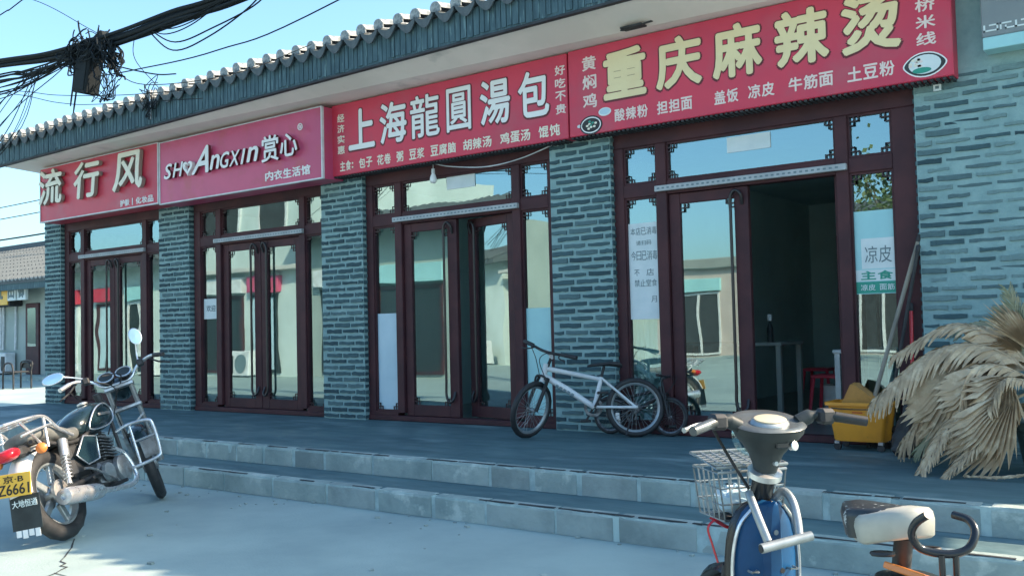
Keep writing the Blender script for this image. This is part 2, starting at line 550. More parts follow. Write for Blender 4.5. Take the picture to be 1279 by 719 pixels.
gv = MB()
rg_ = random.Random(99)
for k in range(90):
    x = rg_.uniform(-6.5, 3.2)
    y = -D2 - abs(rg_.gauss(0.02, 0.16)) - 0.01 if k % 3 else -D2 - rg_.uniform(0.1, 1.8)
    r_ = rg_.uniform(0.005, 0.016)
    a = rg_.uniform(0, 3.1)
    gv.box(-r_, r_, -r_ * 0.7, r_ * 0.7, 0.001, r_ * 0.8, Matrix.Translation((x, y, 0)) @ Matrix.Rotation(a, 4, 'Z') @ Matrix.Rotation(rg_.uniform(-.3, .3), 4, 'X'))
tag_g = gv.build('grit', M['stone_b'], kind='stuff')
tag_g['label'] = 'scattered grit and pebbles along the foot of the steps'
tag_g['category'] = 'grit'

# ------------------------------------------------------------ the shop building
bld = thing('shop_building', 'single storey grey brick shop row with tiled eave and red door frames', 'building', (0, 0, 0))
PIERS = [(-10.646, -10.206), (-7.809, -7.169), (-4.784, -4.144), (-1.764, -1.124), (1.367, 4.6)]
ZT = 2.92
for i, (a, b) in enumerate(PIERS):
    MB().box(a + 0.006, b - 0.006, 0.006, 0.26, P, ZT).build('brick_pier', M['mortar'], bld)
PITCH = (ZT - P) / 41.0

def brick_mesh(L, H, seed):
    """thin brick face with a wavy, chipped outline, proud of the joints"""
    rnd = random.Random(seed)
    n = 5
    V = []
    top = [(-L / 2 + L * i / n, H / 2 + rnd.uniform(-0.006, 0.004)) for i in range(n + 1)]
    bot = [(L / 2 - L * i / n, -H / 2 + rnd.uniform(-0.004, 0.006)) for i in range(n + 1)]
    out = top + bot
    cxm = 0
    for (x, z) in out:
        V.append((x, 0.012, z))
    for (x, z) in out:
        V.append((x * 0.985, 0.0 + rnd.uniform(-0.0015, 0.0015), z * 0.9))
    m_ = len(out)
    F = [(k, (k + 1) % m_, (k + 1) % m_ + m_, k + m_) for k in range(m_)]
    F.append(tuple(range(m_, 2 * m_)))
    return V, F

VAR = {}
def brick_variant(L, k, H):
    key = (round(L, 3), k, round(H, 3))
    if key not in VAR:
        V, F = brick_mesh(L, H, hash((int(L * 1000), k, 11)) % 9999)
        VAR[key] = [MB().add(V, F).mesh('brick', mt) for mt in BR]
    return VAR[key]

rb = random.Random(21)
facing = [MB() for _ in BR]
def lay(a, b, y, individual, parent, smear=0.0, z0=P, courses=41, wide_from=None):
    BL = 0.25
    for c in range(courses):
        z = z0 + PITCH * (c + 0.5)
        # running bond
        x = a - (BL * 0.5 if c % 2 else 0.0) + (0.06 if c % 4 > 1 else 0)
        while x < b - 0.03:
            l, r = max(x, a) + 0.014, min(x + BL, b) - 0.014
            x += BL
            if r - l < 0.03:
                continue
            H = PITCH * rb.uniform(0.50, 0.68)
            dy = rb.uniform(-0.004, 0.003)
            if smear:
                s_ = smear * min(1, max(0, (l - a) / 0.35)) + 0.10 * smear
                if z > 2.35:
                    s_ *= 0.75
                elif z > 1.95:
                    s_ *= 1.35
                if rb.random() < s_ * 0.5:
                    dy += 0.0075          # nearly flush with the smeared mortar
                    H *= 0.6
                elif rb.random() < s_:
                    H *= 0.72
                    dy += 0.002
                    if rb.random() < 0.5:
                        r = l + (r - l) * rb.uniform(0.4, 0.85)
            wq = [2, 3, 4, 1.5, 0] if not smear else ([0.5, 0.4, 2.5, 3, 3] if l < a + 0.3 else [0.1, 0.1, 0.6, 3, 8])
            mi = rb.choices(range(5), wq)[0]
            L = round((r - l) / 0.02) * 0.02
            if individual and l < 2.22:
                me = brick_variant(L, rb.randrange(5), round(H / 0.004) * 0.004)[mi]
                o = link('brick', me, parent, loc=((l + r) / 2, y + dy, z))
            else:
                V, F = brick_mesh(L, H, rb.random())
                facing[mi].add([(vx + (l + r) / 2, vy + y + dy, vz + z) for vx, vy, vz in V], F)

piers = [o for o in bld.children if o.name.startswith('brick_pier')]
for i, (a, b) in enumerate(PIERS):
    lay(a, b, -0.004, i >= 3, piers[i], smear=0.75 if i == 4 else 0.0)
# bricks of the pier returns (the narrow sides in the door reveals) and the left end wall
def return_bricks(xface, sgn, y0, y1):
    for c in range(41):
        z = P + PITCH * (c + 0.5)
        y = y0 - (0.12 if c % 2 else 0)
        while y < y1 - 0.02:
            l, r = max(y, y0) + 0.006, min(y + 0.24, y1) - 0.006
            y += 0.24
            if r - l < 0.03:
                continue
            H = PITCH * rb.uniform(0.50, 0.66)
            mi = rb.choices(range(5), [3, 4, 3, 1, 0])[0]
            V, F = brick_mesh(r - l, H, rb.random())
            V2 = [(xface - sgn * (vy - 0.004), (l + r) / 2 + sgn * vx, vz + z) for vx, vy, vz in V]
            facing[mi].add(V2, F)
for i, (a, b) in enumerate(PIERS):
    if i < 4:
        return_bricks(b, 1, 0.0, 0.13)
    if i == 4:
        return_bricks(a, -1, 0.0, 0.13)
return_bricks(PIERS[0][0], -1, 0.0, 4.0)
fm = MB()
off_ = []
for k, m_ in enumerate(facing):
    off_.append((len(fm.f), k))
    fm.add(m_.v, m_.f)
fo = fm.build('brick_facing', BR[0], bld, kind='stuff')
for mt in BR[1:]:
    fo.data.materials.append(mt)
counts = [len(m_.f) for m_ in facing]
idx = []
for k, c in enumerate(counts):
    idx += [k] * c
fo.data.polygons.foreach_set('material_index', idx)

# walls, beam above the doors, slab, rear
MB().box(-10.64, -10.46, 0.26, 6.0, 0, 3.6).build('end_wall', M['mortar'], bld)
MB().box(-10.635, 4.6, 0.012, 0.24, ZT, 3.62).build('lintel_beam', M['mortar'], bld)
MB().box(4.42, 4.6, 0.26, 6.0, 0, 3.6).build('end_wall', M['mortar'], bld)
MB().box(-10.46, 4.42, 5.8, 6.0, 0, 3.6).build('rear_wall', M['intwall'], bld)
for xp in (-7.49, -4.46, -1.44, 1.6):
    MB().box(xp - 0.08, xp + 0.08, 0.26, 5.8, P, 3.0).build('partition_wall', M['intwall'], bld)
MB().box(-10.46, 4.42, 0.24, 5.8, 2.80, 3.15).build('ceiling_slab', M['intwall'], bld)
MB().box(-10.46, 4.42, 0.24, 5.8, P + 0.001, P + 0.012).build('shop_floor', M['intfloor'], bld)
# eave ---------------------------------------------------------
XE0, XE1 = -10.64, 6.5
def ez(x):
    return 3.655 + 0.0105 * (x + 10.5)
YE = -0.68
def slab(y0, y1, za0, za1, name, m, dz0=0.0, dz1=0.0):
    """long member between XE0 and XE1 with section y0..y1, z offsets from ez"""
    b = MB()
    V = []
    for x in (XE0, XE1):
        e = ez(x)
        V += [(x, y0, e + za0), (x, y1, e + za0 + dz0), (x, y1, e + za1 + dz1), (x, y0, e + za1)]
    b.add(V, [(0, 3, 2, 1), (4, 5, 6, 7), (0, 1, 5, 4), (1, 2, 6, 5), (2, 3, 7, 6), (3, 0, 4, 7)])
    return b.build(name, m, bld)
V = []
for x in (XE0, XE1):
    e = ez(x)
    V += [(x, YE + 0.03, e + 0.012), (x, 0.011, e + (3.622 - ez(x))), (x, 0.011, e + 0.2), (x, YE + 0.03, e + 0.06)]
MB().add(V, [(0, 3, 2, 1), (4, 5, 6, 7), (0, 1, 5, 4), (1, 2, 6, 5), (2, 3, 7, 6), (3, 0, 4, 7)]).build('soffit', M['soffit'], bld)
fas = slab(YE, YE + 0.03, 0.0, 0.27, 'fascia_board', M['fascia'])
fr_ = MB()
x = XE0 + 0.02
rf = random.Random(4)
while x < 4.5:
    wd = rf.uniform(0.05, 0.075)
    d = rf.uniform(0.004, 0.011)
    e = ez(x)
    zb = e + rf.uniform(0.004, 0.03)
    fr_.box(x, x + wd - 0.012, YE - d, YE + 0.001, zb, e + 0.262)
    x += wd
fr_.build('fascia_ribbing', M['fascia'], bld, kind='stuff')
slab(YE - 0.018, YE + 0.035, -0.022, -0.002, 'drip_edge', M['dark'])
# tiled roof: slope rising to the back
SL = R(24)
V = []
for x in (XE0, XE1):
    e = ez(x) + 0.275
    V += [(x, YE, e), (x, 6.1, e + (6.1 - YE) * math.tan(R(9))), (x, 6.1, e - 0.05 + (6.1 - YE) * math.tan(R(9))), (x, YE + 0.035, e - 0.03)]
roof = MB().add(V, [(0, 1, 2, 3), (4, 7, 6, 5), (0, 4, 5, 1), (1, 5, 6, 2), (2, 6, 7, 3), (3, 7, 4, 0)]).build('roof', M['tile'], bld)
def half_round(r, y0, y1, thick=0.014, a0=0, a1=PI, n=8):
    b = MB()
    rings = []
    for y in (y0, y1):
        ring = [Vector((r * math.cos(a0 + (a1 - a0) * k / n), y, r * math.sin(a0 + (a1 - a0) * k / n))) for k in range(n + 1)]
        ring += [Vector(((r - thick) * math.cos(a1 - (a1 - a0) * k / n), y, (r - thick) * math.sin(a1 - (a1 - a0) * k / n))) for k in range(n + 1)]
        rings.append(ring)
    b.loft(rings)
    return b
# cover tile: half-round barrel with a filled round end
cover = half_round(0.062, 0, 0.85)
cover.prism([(0.058 * math.cos(PI * k / 8), 0.058 * math.sin(PI * k / 8)) for k in range(9)] + [(-0.058, -0.03), (0.058, -0.03)], -0.004, 0.01)
cover_me = cover.mesh('roof_tile', M['lime'], 40)
# drip tile: shallow trough ending in a hanging tongue
dr = MB()
n = 8
rings = []
for (y, zz) in ((0, 0), (0.8, 0)):
    top = [Vector((-0.105 + 0.21 * k / n, y, -0.042 * math.sin(PI * k / n))) for k in range(n + 1)]
    rings.append(top + [q + Vector((0, 0, -0.013)) for q in reversed(top)])
dr.loft(rings)
poly = [(-0.105 + 0.21 * k / n, -0.040 * math.sin(PI * k / n)) for k in range(n + 1)]
poly += [(0.105 - 0.21 * k / n, -0.03 - 0.09 * math.sin(PI * k / n)) for k in range(n + 1)]
dr.prism(poly, -0.016, 0.0)
drip_me = dr.mesh('drip_tile', M['tile'], 40)
x = XE0 + 0.06
SP = 0.232
while x < 6.2:
    e = ez(x) + 0.30
    tx = rf.uniform(-0.012, 0.012)
    link('roof_tile', cover_me, roof, loc=(x + tx, YE - 0.05 + rf.uniform(-0.008, 0.008), e + 0.035 + rf.uniform(-0.006, 0.006)), rot=(R(11) + rf.uniform(-0.03, 0.03), rf.uniform(-0.04, 0.04), rf.uniform(-0.03, 0.03)))
    link('drip_tile', drip_me, roof, loc=(x + SP / 2 + tx, YE - 0.055 + rf.uniform(-0.008, 0.008), e + 0.014), rot=(R(9) + rf.uniform(-0.02, 0.02), rf.uniform(-0.05, 0.05), rf.uniform(-0.03, 0.03)))
    x += SP

# ------------------------------------------------------------ shop fronts
FY0, FY1 = 0.06, 0.16
def fret(parent, xa, xb, za, zb, y, s=0.032, corners='abcd', t=0.0042):
    """stepped square fretwork in the corners of a pane"""
    for (cx, cz, sx, sz, tagc) in ((xa, za, 1, 1, 'a'), (xb, za, -1, 1, 'b'), (xa, zb, 1, -1, 'c'), (xb, zb, -1, -1, 'd')):
        if tagc not in corners:
            continue
        b = MB()
        def bar(u0, v0, u1, v1):
            X0, X1 = sorted((cx + sx * u0 * s, cx + sx * u1 * s))
            Z0, Z1 = sorted((cz + sz * v0 * s, cz + sz * v1 * s))
            b.box(X0 - t, X1 + t, y, y + 0.009, Z0 - t, Z1 + t)
        bar(1, 0, 1, 2); bar(0, 1, 2, 1); bar(2, 0, 2, 1); bar(0, 2, 1, 2)
        bar(1, 1.5, 1.0, 2)
        b.build('corner_fretwork', M['fret'], parent)

def sash(b, x0, x1, z0, z1, y0, y1, t=0.018):
    b.box(x0, x0 + t, y0, y1, z0, z1).box(x1 - t, x1, y0, y1, z0, z1)
    b.box(x0 + t, x1 - t, y0, y1, z0, z0 + t).box(x0 + t, x1 - t, y0, y1, z1 - t, z1)

def window(cx0, cx1, z0, z1):
    b = MB()
    sash(b, cx0 - 0.003, cx1 + 0.003, z0 - 0.003, z1 + 0.003, FY0 + 0.018, FY0 + 0.06)
    wdw = b.build('window', M['frame'], bld)
    yg = FY0 + 0.045
    MB().box(cx0, cx1, yg, yg + 0.005, z0, z1).build('glass', M['glass'], wdw)
    fret(wdw, cx0 + 0.014, cx1 - 0.014, z0 + 0.014, z1 - 0.014, FY0 + 0.022)
    return wdw

def leaf(cx, side, angle=0.0):
    """door leaf, built hinged at its outer edge; side -1 left, +1 right"""
    hx = cx + side * 0.70
    inner = 0.004
    def X(d):          # d measured from the hinge towards the middle
        return -side * d
    b = MB()
    W = 0.70 - inner
    def bx(d0, d1, y0, y1, z0, z1):
        a, c = sorted((X(d0), X(d1)))
        b.bbox(a, c, y0, y1, z0, z1, 0.004)
    z0, z1 = 0.348, 2.302
    bx(0, 0.098, -0.025, 0.025, z0, z1)
    bx(W - 0.118, W, -0.025, 0.025, z0, z1)
    bx(0.098, W - 0.118, -0.023, 0.023, z0, 0.458)
    bx(0.098, W - 0.118, -0.023, 0.023, 2.215, z1)
    o = b.build('door', M['frame'], bld)
    o.location = (hx, 0.115, 0)
    o.rotation_euler = (0, 0, angle)
    a, c = sorted((X(0.098), X(W - 0.118)))
    MB().box(a, c, -0.003, 0.003, 0.458, 2.215).build('glass', M['glass'], o)
    fret(o, a + 0.006, c - 0.006, 0.464, 2.209, -0.021)
    # tall loop handle
    hxp = X(W - 0.135)
    q = X(W - 0.05)
    pts = curve([(q, -0.025, 2.16), (q, -0.055, 2.235), (0.5 * (q + hxp), -0.065, 2.272), (hxp, -0.06, 2.22), (hxp, -0.06, 2.1)], 5) + [Vector((hxp, -0.06, 1.4))] + curve([(hxp, -0.06, 0.7), (hxp, -0.06, 0.56), (0.5 * (q + hxp), -0.065, 0.50), (q, -0.055, 0.53), (q, -0.025, 0.6)], 5)
    MB().tube(pts, 0.013, 8).build('handle', M['handle'], o, smooth=50)
    return o

def shopfront(cx, lang=0.0, rang=0.0, x0=None, x1=None):
    xa = cx - 1.24 if x0 is None else x0
    xb = cx + 1.24 if x1 is None else x1
    b = MB()
    g = [cx - 1.115, cx - 0.80, cx - 0.705, cx + 0.705, cx + 0.80, cx + 1.115]
    b.bbox(xa, g[0], FY0, FY1, 0.372, 2.742, 0.006)
    b.bbox(g[1], g[2], FY0 - 0.006, FY1, 0.372, 2.742, 0.006)
    b.bbox(g[3], g[4], FY0 - 0.006, FY1, 0.372, 2.742, 0.006)
    b.bbox(g[5], xb, FY0, FY1, 0.372, 2.742, 0.006)
    b.bbox(xa, xb, FY0, FY1, 2.742, 2.92, 0.004)
    b.bbox(xa, xb, FY0 - 0.012, FY1, P + 0.002, 0.345, 0.006)
    b.bbox(xa + .001, g[1], FY0 + 0.001, FY1, 0.345, 0.386, 0.002)
    b.bbox(g[4], xb - .001, FY0 + 0.001, FY1, 0.345, 0.386, 0.002)
    for p, q in ((g[0], g[1]), (g[2], g[3]), (g[4], g[5])):
        b.bbox(p, q, FY0 + 0.003, FY1, 2.305, 2.418, 0.004)
    b.build('door_frame', M['frame'], bld)
    window(g[0], g[1], 0.388, 2.303)
    window(g[4], g[5], 0.388, 2.303)
    window(g[0], g[1], 2.420, 2.740)
    window(g[4], g[5], 2.420, 2.740)
    window(g[2], g[3], 2.420, 2.740)
    leaf(cx, -1, lang)
    leaf(cx, 1, rang)
    # pale slotted rail across the transom
    r = MB().bbox(cx - 0.795, cx + 0.795, FY0 - 0.045, FY0 - 0.0065, 2.328, 2.376, 0.003).build('curtain_rail', M['greyrail'], bld)
    k = MB()
    x = cx - 0.77
    while x < cx + 0.76:
        k.box(x, x + 0.022, FY0 - 0.0462, FY0 - 0.044, 2.345, 2.359)
        x += 0.045
    k.build('rail_slots', M['ink'], r, kind='stuff')

shopfront(-8.97, x0=-10.203, x1=-7.70)
shopfront(-5.91)
shopfront(-2.94, rang=R(-13))
shopfront(0.08, lang=0.0, rang=R(-86), x1=1.364)
del x

# ------------------------------------------------------------ signboards
def circle(cx, cz, rx, rz, n=24, a0=0, a1=2 * PI):
    return [(cx + rx * math.cos(a0 + (a1 - a0) * k / n), cz + rz * math.sin(a0 + (a1 - a0) * k / n)) for k in range(n)]

def light_box(name, label, x0, x1, z0, z1, yf, m, yb=0.004):
    t = thing(name, label, 'sign', ((x0 + x1) / 2, yf, z0))
    def loc(b):
        b.v = [(v[0] - (x0 + x1) / 2, v[1] - yf, v[2] - z0) for v in b.v]
        return b
    loc(MB().box(x0 + 0.004, x1 - 0.004, yf + 0.006, yb, z0 + 0.004, z1 - 0.004)).build('box_body', m, t)
    tr = MB()
    w_ = 0.016
    for (a, b, c, d) in ((x0, x1, z0, z0 + w_), (x0, x1, z1 - w_ * .7, z1), (x0, x0 + w_, z0 + w_, z1 - w_ * .7), (x1 - w_, x1, z0 + w_, z1 - w_ * .7)):
        tr.bbox(a, b, yf - 0.006, yf + 0.03, c, d, 0.003)
    loc(tr).build('edge_trim', M['white'], t)
    # a holder so that lettering written in world coordinates lands in place
    def fix(o):
        for v in o.data.vertices:
            v.co.x -= (x0 + x1) / 2
            v.co.y -= yf
            v.co.z -= z0
        return o
    return t, fix

s1, fx = light_box('signboard', 'red box sign with cream raised characters at the left end of the row', -10.19, -7.345, 2.842, 3.605, -0.30, M['red1'])
for ch, a, b, sh in (('流', -10.12, -9.50, 0.05), ('行', -9.20, -8.57, 0.1), ('风', -8.27, -7.60, 0.1)):
    fx(text(ch, a, b, 3.31, 0.49, -0.36, M['cream'], s1, off=0.022, ext=0.05, shear=sh, name='character', side=M['goldside']))
chars('护肤', -8.19, -7.97, 2.925, 0.085, -0.302, M['letterwhite'], s1, fx, off=0.02, ext=0.006)
fx(MB().box(-7.915, -7.90, -0.302, -0.296, 2.88, 2.97).build('divider_bar', M['letterwhite'], s1))
chars('化妆品', -7.84, -7.45, 2.925, 0.085, -0.302, M['letterwhite'], s1, fx, off=0.02, ext=0.006)

s2, fx = light_box('signboard', 'deep pink box sign with white slanted latin letters and white edge trim', -7.325, -4.412, 2.822, 3.592, -0.30, M['red2'])
yl = -0.355
for s_, a, b, zc, h, sh in (('S', -7.15, -6.98, 3.20, .185, .25), ('H', -6.97, -6.76, 3.20, .175, .25), ('A', -6.60, -6.27, 3.262, .32, .45), ('n', -6.25, -6.06, 3.205, .17, .25), ('G', -6.055, -5.885, 3.205, .185, .25), ('X', -5.89, -5.70, 3.205, .175, .25), ('I', -5.69, -5.60, 3.205, .175, .25), ('n', -5.585, -5.38, 3.21, .17, .25), ('赏', -5.33, -5.04, 3.235, .29, .0), ('心', -5.02, -4.74, 3.235, .25, .0)):
    fx(text(s_, a, b, zc, h, yl, M['letterwhite'], s2, off=0.018, ext=0.035, shear=sh, name='character', side=M['outline']))
hp = []
for k in range(28):
    t = 2 * PI * k / 28
    hp.append((-6.675 + 0.0062 * 16 * math.sin(t) ** 3 * 0.95, 3.205 + 0.0062 * (13 * math.cos(t) - 5 * math.cos(2 * t) - 2 * math.cos(3 * t) - math.cos(4 * t)) * 0.95))
hi = [(-6.675 + (x + 6.675) * 0.55, 3.21 + (z - 3.205) * 0.55) for x, z in hp]
hb = MB()
nn = len(hp)
V = [(x, yl, z) for x, z in hp] + [(x, yl, z) for x, z in hi] + [(x, yl + 0.045, z) for x, z in hp] + [(x, yl + 0.045, z) for x, z in hi]
F = []
for k in range(nn):
    k2 = (k + 1) % nn
    F += [(k, k2, nn + k2, nn + k), (k, 2 * nn + k, 2 * nn + k2, k2), (nn + k, nn + k2, 3 * nn + k2, 3 * nn + k)]
fx(hb.add(V, F).build('heart_emblem', M['letterwhite'], s2))
rg = MB()
rg.tube([(-4.69 + 0.033 * math.cos(a * PI / 8), yl, 3.40 + 0.033 * math.sin(a * PI / 8)) for a in range(16)], 0.006, 6, closed=True)
fx(rg.build('registered_mark', M['letterwhite'], s2))
fx(text('R', -4.704, -4.676, 3.40, 0.036, yl, M['letterwhite'], s2, ext=0.01, off=.01))
chars('内衣生活馆', -5.34, -4.60, 2.945, 0.105, -0.302, M['letterwhite'], s2, fx, off=0.025, ext=0.006)

def flex_sign(label, x0, x1, z0, z1, yf):
    t = thing('signboard', label, 'sign', ((x0 + x1) / 2, yf, z0))
    mx = (x0 + x1) / 2
    def fix(o):
        for v in o.data.vertices:
            v.co.x -= mx; v.co.y -= yf; v.co.z -= z0
        return o
    b = MB().bbox(x0, x1, yf, 0.004, z0, z1, 0.006)
    fix(b.build('sign_face', M['red3'], t))
    # rusty ribbed edge of the tray showing under the face
    rbm = MB()
    x = x0 + 0.01
    while x < x1 - 0.03:
        rbm.box(x, x + 0.022, yf + 0.014, -0.002, z0 - 0.016, z0 + 0.002)
        x += 0.042
    fix(rbm.build('tray_ribs', M['dark'], t, kind='stuff'))
    return t, fix

def big(ch, a, b, zc, h, y, m, parent, fx, off=0.025, o2=0.042):
    fx(text(ch, a - 0.014, b + 0.014, zc - 0.003, h + 0.030, y + 0.0035, M['outline'], parent, off=o2, ext=0.002, name='character_outline'))
    fx(text(ch, a, b, zc, h, y, m, parent, off=off, ext=0.0015, name='character'))

s3, fx = flex_sign('long red sign with big white characters above the middle shopfront', -4.43, -1.452, 2.858, 3.612, -0.15)
for ch, a, b in (('上', -4.17, -3.79), ('海', -3.72, -3.35), ('龍', -3.30, -2.92), ('圓', -2.83, -2.53), ('湯', -2.42, -2.07), ('包', -1.98, -1.64)):
    big(ch, a, b, 3.31, 0.42, -0.156, M['letterwhite'], s3, fx, off=0.012 if ch in '圓龍' else 0.022)
tf = lambda *a, **k: fx(text(*a, **k))
def vt(s, xc, wd, zt, zb, y, m, p, fx, **kw):
    n_ = len(s); st = (zt - zb) / n_
    for i, c in enumerate(s):
        fx(text(c, xc - wd / 2, xc + wd / 2, zt - st * (i + .5), st * .76, y, m, p, name='character', **kw))
vt('经济实惠', -4.285, 0.105, 3.52, 3.07, -0.154, M['cream'], s3, fx, off=0.02, ext=0.003)
vt('好吃不贵', -1.52, 0.11, 3.53, 3.07, -0.154, M['pinkwhite'], s3, fx, off=0.02, ext=0.003)
for s_, a, b in (('主食:', -4.31, -4.055), ('包子', -4.03, -3.83), ('花卷', -3.77, -3.57), ('粥', -3.50, -3.40), ('豆浆', -3.33, -3.12), ('豆腐脑', -3.05, -2.72), ('胡辣汤', -2.64, -2.29), ('鸡蛋汤', -2.20, -1.85), ('馄饨', -1.77, -1.53)):
    chars(s_, a, b, 2.952, 0.105, -0.154, M['cream'], s3, fx, off=0.022, ext=0.003)

s4, fx = flex_sign('long red sign with big yellow characters and food bowls over the right shopfront', -1.436, 1.672, 2.862, 3.62, -0.15)
for ch, a, b in (('重', -1.08, -0.67), ('庆', -0.58, -0.17), ('麻', -0.08, 0.33), ('辣', 0.43, 0.84), ('烫', 0.93, 1.345)):
    big(ch, a, b, 3.335, 0.42, -0.156, M['yellow'], s4, fx, off=0.034, o2=0.052)
vt('黄焖鸡', -1.22, 0.14, 3.56, 3.07, -0.154, M['pinkwhite'], s4, fx, off=0.02, ext=0.003)
vt('过桥米线', 1.505, 0.13, 3.56, 3.085, -0.154, M['pinkwhite'], s4, fx, off=0.02, ext=0.003)
for s_, a, b in (('酸辣粉', -0.985, -0.66), ('担担面', -0.585, -0.26), ('盖饭', -0.08, 0.13), ('凉皮', 0.20, 0.42), ('牛筋面', 0.52, 0.865), ('土豆粉', 0.955, 1.295)):
    chars(s_, a, b, 2.985, 0.108, -0.154, M['pinkwhite'], s4, fx, off=0.022, ext=0.003)
def disc(poly, y, d, name, m, parent, fx):
    return fx(MB().prism(poly, y, y + d).build(name, m, parent))
yy = -0.153
# clay pot print
disc(circle(-1.215, 2.94, 0.112, 0.082), yy - .001, .004, 'pot_print', M['dark'], s4, fx)
disc(circle(-1.215, 2.94, 0.100, 0.070), yy - .002, .001, 'pot_print', M['letterwhite'], s4, fx)
disc(circle(-1.215, 2.94, 0.090, 0.060), yy - .003, .001, 'pot_print', M['black'], s4, fx)
for k in range(9):
    a = k * 2.4
    disc(circle(-1.215 + 0.05 * math.sqrt(k / 9) * math.cos(a) * 1.1, 2.94 + 0.038 * math.sqrt(k / 9) * math.sin(a), 0.014, 0.01, 8), yy - .004, .001, 'pot_print', M['cream'] if k % 3 else M['green'], s4, fx)
disc(circle(-1.335, 2.945, 0.02, 0.014, 10), yy - .001, .003, 'pot_print', M['paper'], s4, fx)
disc(circle(-1.075, 3.035, 0.062, 0.036), yy - .001, .003, 'pot_lid_print', M['paper'], s4, fx)
disc(circle(-1.075, 3.038, 0.05, 0.026), yy - .002, .001, 'pot_lid_print', M['film'], s4, fx)
# noodle bowl print: pointed oval
def leafp(cx, cz, rx, rz):
    return [(cx + rx * math.cos(t), cz + rz * math.sin(t) * (1 - 0.35 * abs(math.cos(t)) ** 3)) for t in [2 * PI * k / 28 for k in range(28)]]
disc(leafp(1.49, 2.966, 0.145, 0.088), yy - .001, .004, 'bowl_print', M['letterwhite'], s4, fx)
disc(leafp(1.49, 2.966, 0.135, 0.079), yy - .002, .001, 'bowl_print', M['dark'], s4, fx)
disc(circle(1.49, 2.968, 0.106, 0.067), yy - .003, .001, 'bowl_print', M['paper'], s4, fx)
disc(circle(1.47, 2.928, 0.062, 0.02), yy - .004, .001, 'bowl_print', M['green'], s4, fx)
rr = random.Random(5)
for k in range(12):
    disc(circle(1.425 + rr.uniform(-.03, .045), 2.975 + rr.uniform(-.022, .035), 0.013, 0.009, 7), yy - .005, .001, 'bowl_print', M['pinkwhite'] if k % 3 else M['cream'], s4, fx)

# small white tag fixed to the wall under the sign
tg = thing('wall_tag', 'tiny white square tag on the wall just below the right end of the red sign', 'tag', (1.535, -0.006, 2.80))
MB().bbox(-0.026, 0.026, -0.012, 0.0, 0, 0.046, 0.002).build('tag_plate', M['paper'], tg)
MB().box(-0.012, 0.012, -0.0135, -0.0121, 0.014, 0.034).build('tag_mark', M['ink'], tg)

# grey neighbouring signboard at upper right
g = thing('signboard', 'grey signboard with pale key pattern at the upper right', 'sign', (1.855, -0.16, 2.99))
MB().bbox(0, 2.2, 0, 0.155, 0.085, 0.62, 0.006).build('sign_face', M['greysign'], g)
MB().bbox(0.005, 2.2, -0.004, 0.15, 0.0, 0.083, 0.004).build('lower_trim', M['film2'], g)
key = MB()
def keyseg(x0, x1, z0, z1):
    key.box(x0, x1, -0.003, 0.001, z0, z1)
for k in range(10):
    u = 0.012 + k * 0.19
    t_ = 0.010
    keyseg(u, u + 0.012, 0.12, 0.165); keyseg(u, u + 0.09, 0.12, 0.12 + t_); keyseg(u + 0.08, u + 0.09, 0.12, 0.165)
    keyseg(u + 0.035, u + 0.09, 0.155, 0.165); keyseg(u + 0.10, u + 0.17, 0.155, 0.165); keyseg(u + 0.10, u + 0.11, 0.12, 0.165)
    keyseg(u + 0.13, u + 0.185, 0.12, 0.13); keyseg(u + 0.13, u + 0.14, 0.12, 0.145)
key.build('key_pattern', M['paper'], g)

# floodlight bracket at the soffit over the yellow characters
fl = thing('floodlight_bracket', 'thin dark lamp bracket hanging under the eave above the red sign', 'bracket', (-0.62, -0.2, 3.66))
MB().tube([(-0.13, 0.0, 0.0), (-0.16, -0.16, -0.035), (0.06, -0.18, -0.03), (0.16, -0.02, 0.04)], 0.008, 6).build('bracket_arm', M['dark'], fl)
MB().bbox(-0.15, 0.05, -0.20, -0.10, -0.035, -0.02, 0.004).build('lamp_housing', M['dark'], fl)

# bare bulb on a white cord under the middle sign
bc = curve([(-3.13, -0.02, 2.86), (-2.9, -0.03, 2.80), (-2.45, -0.05, 2.74), (-2.05, -0.04, 2.77), (-1.62, -0.03, 2.87)], 8)
bt = thing('hanging_bulb', 'white bulb hanging on a drooping white cord below the sign', 'light bulb', (-3.13, -0.02, 2.86))
def shift(b, o):
    b.v = [(v[0] - o[0], v[1] - o[1], v[2] - o[2]) for v in b.v]
    return b
shift(MB().tube(bc, 0.0055, 6), (-3.13, -0.02, 2.86)).build('cord', M['white'], bt, smooth=60)
MB().lathe([(0.004, 0), (0.004, -0.05), (0.017, -0.055), (0.019, -0.095), (0.016, -0.1)], 12).build('lamp_holder', M['white'], bt, smooth=40)
MB().lathe([(0.015, -0.1), (0.022, -0.115), (0.033, -0.14), (0.036, -0.165), (0.028, -0.19), (0.012, -0.2), (0.001, -0.202)], 16).build('bulb', M['letterwhite'], bt, smooth=60)

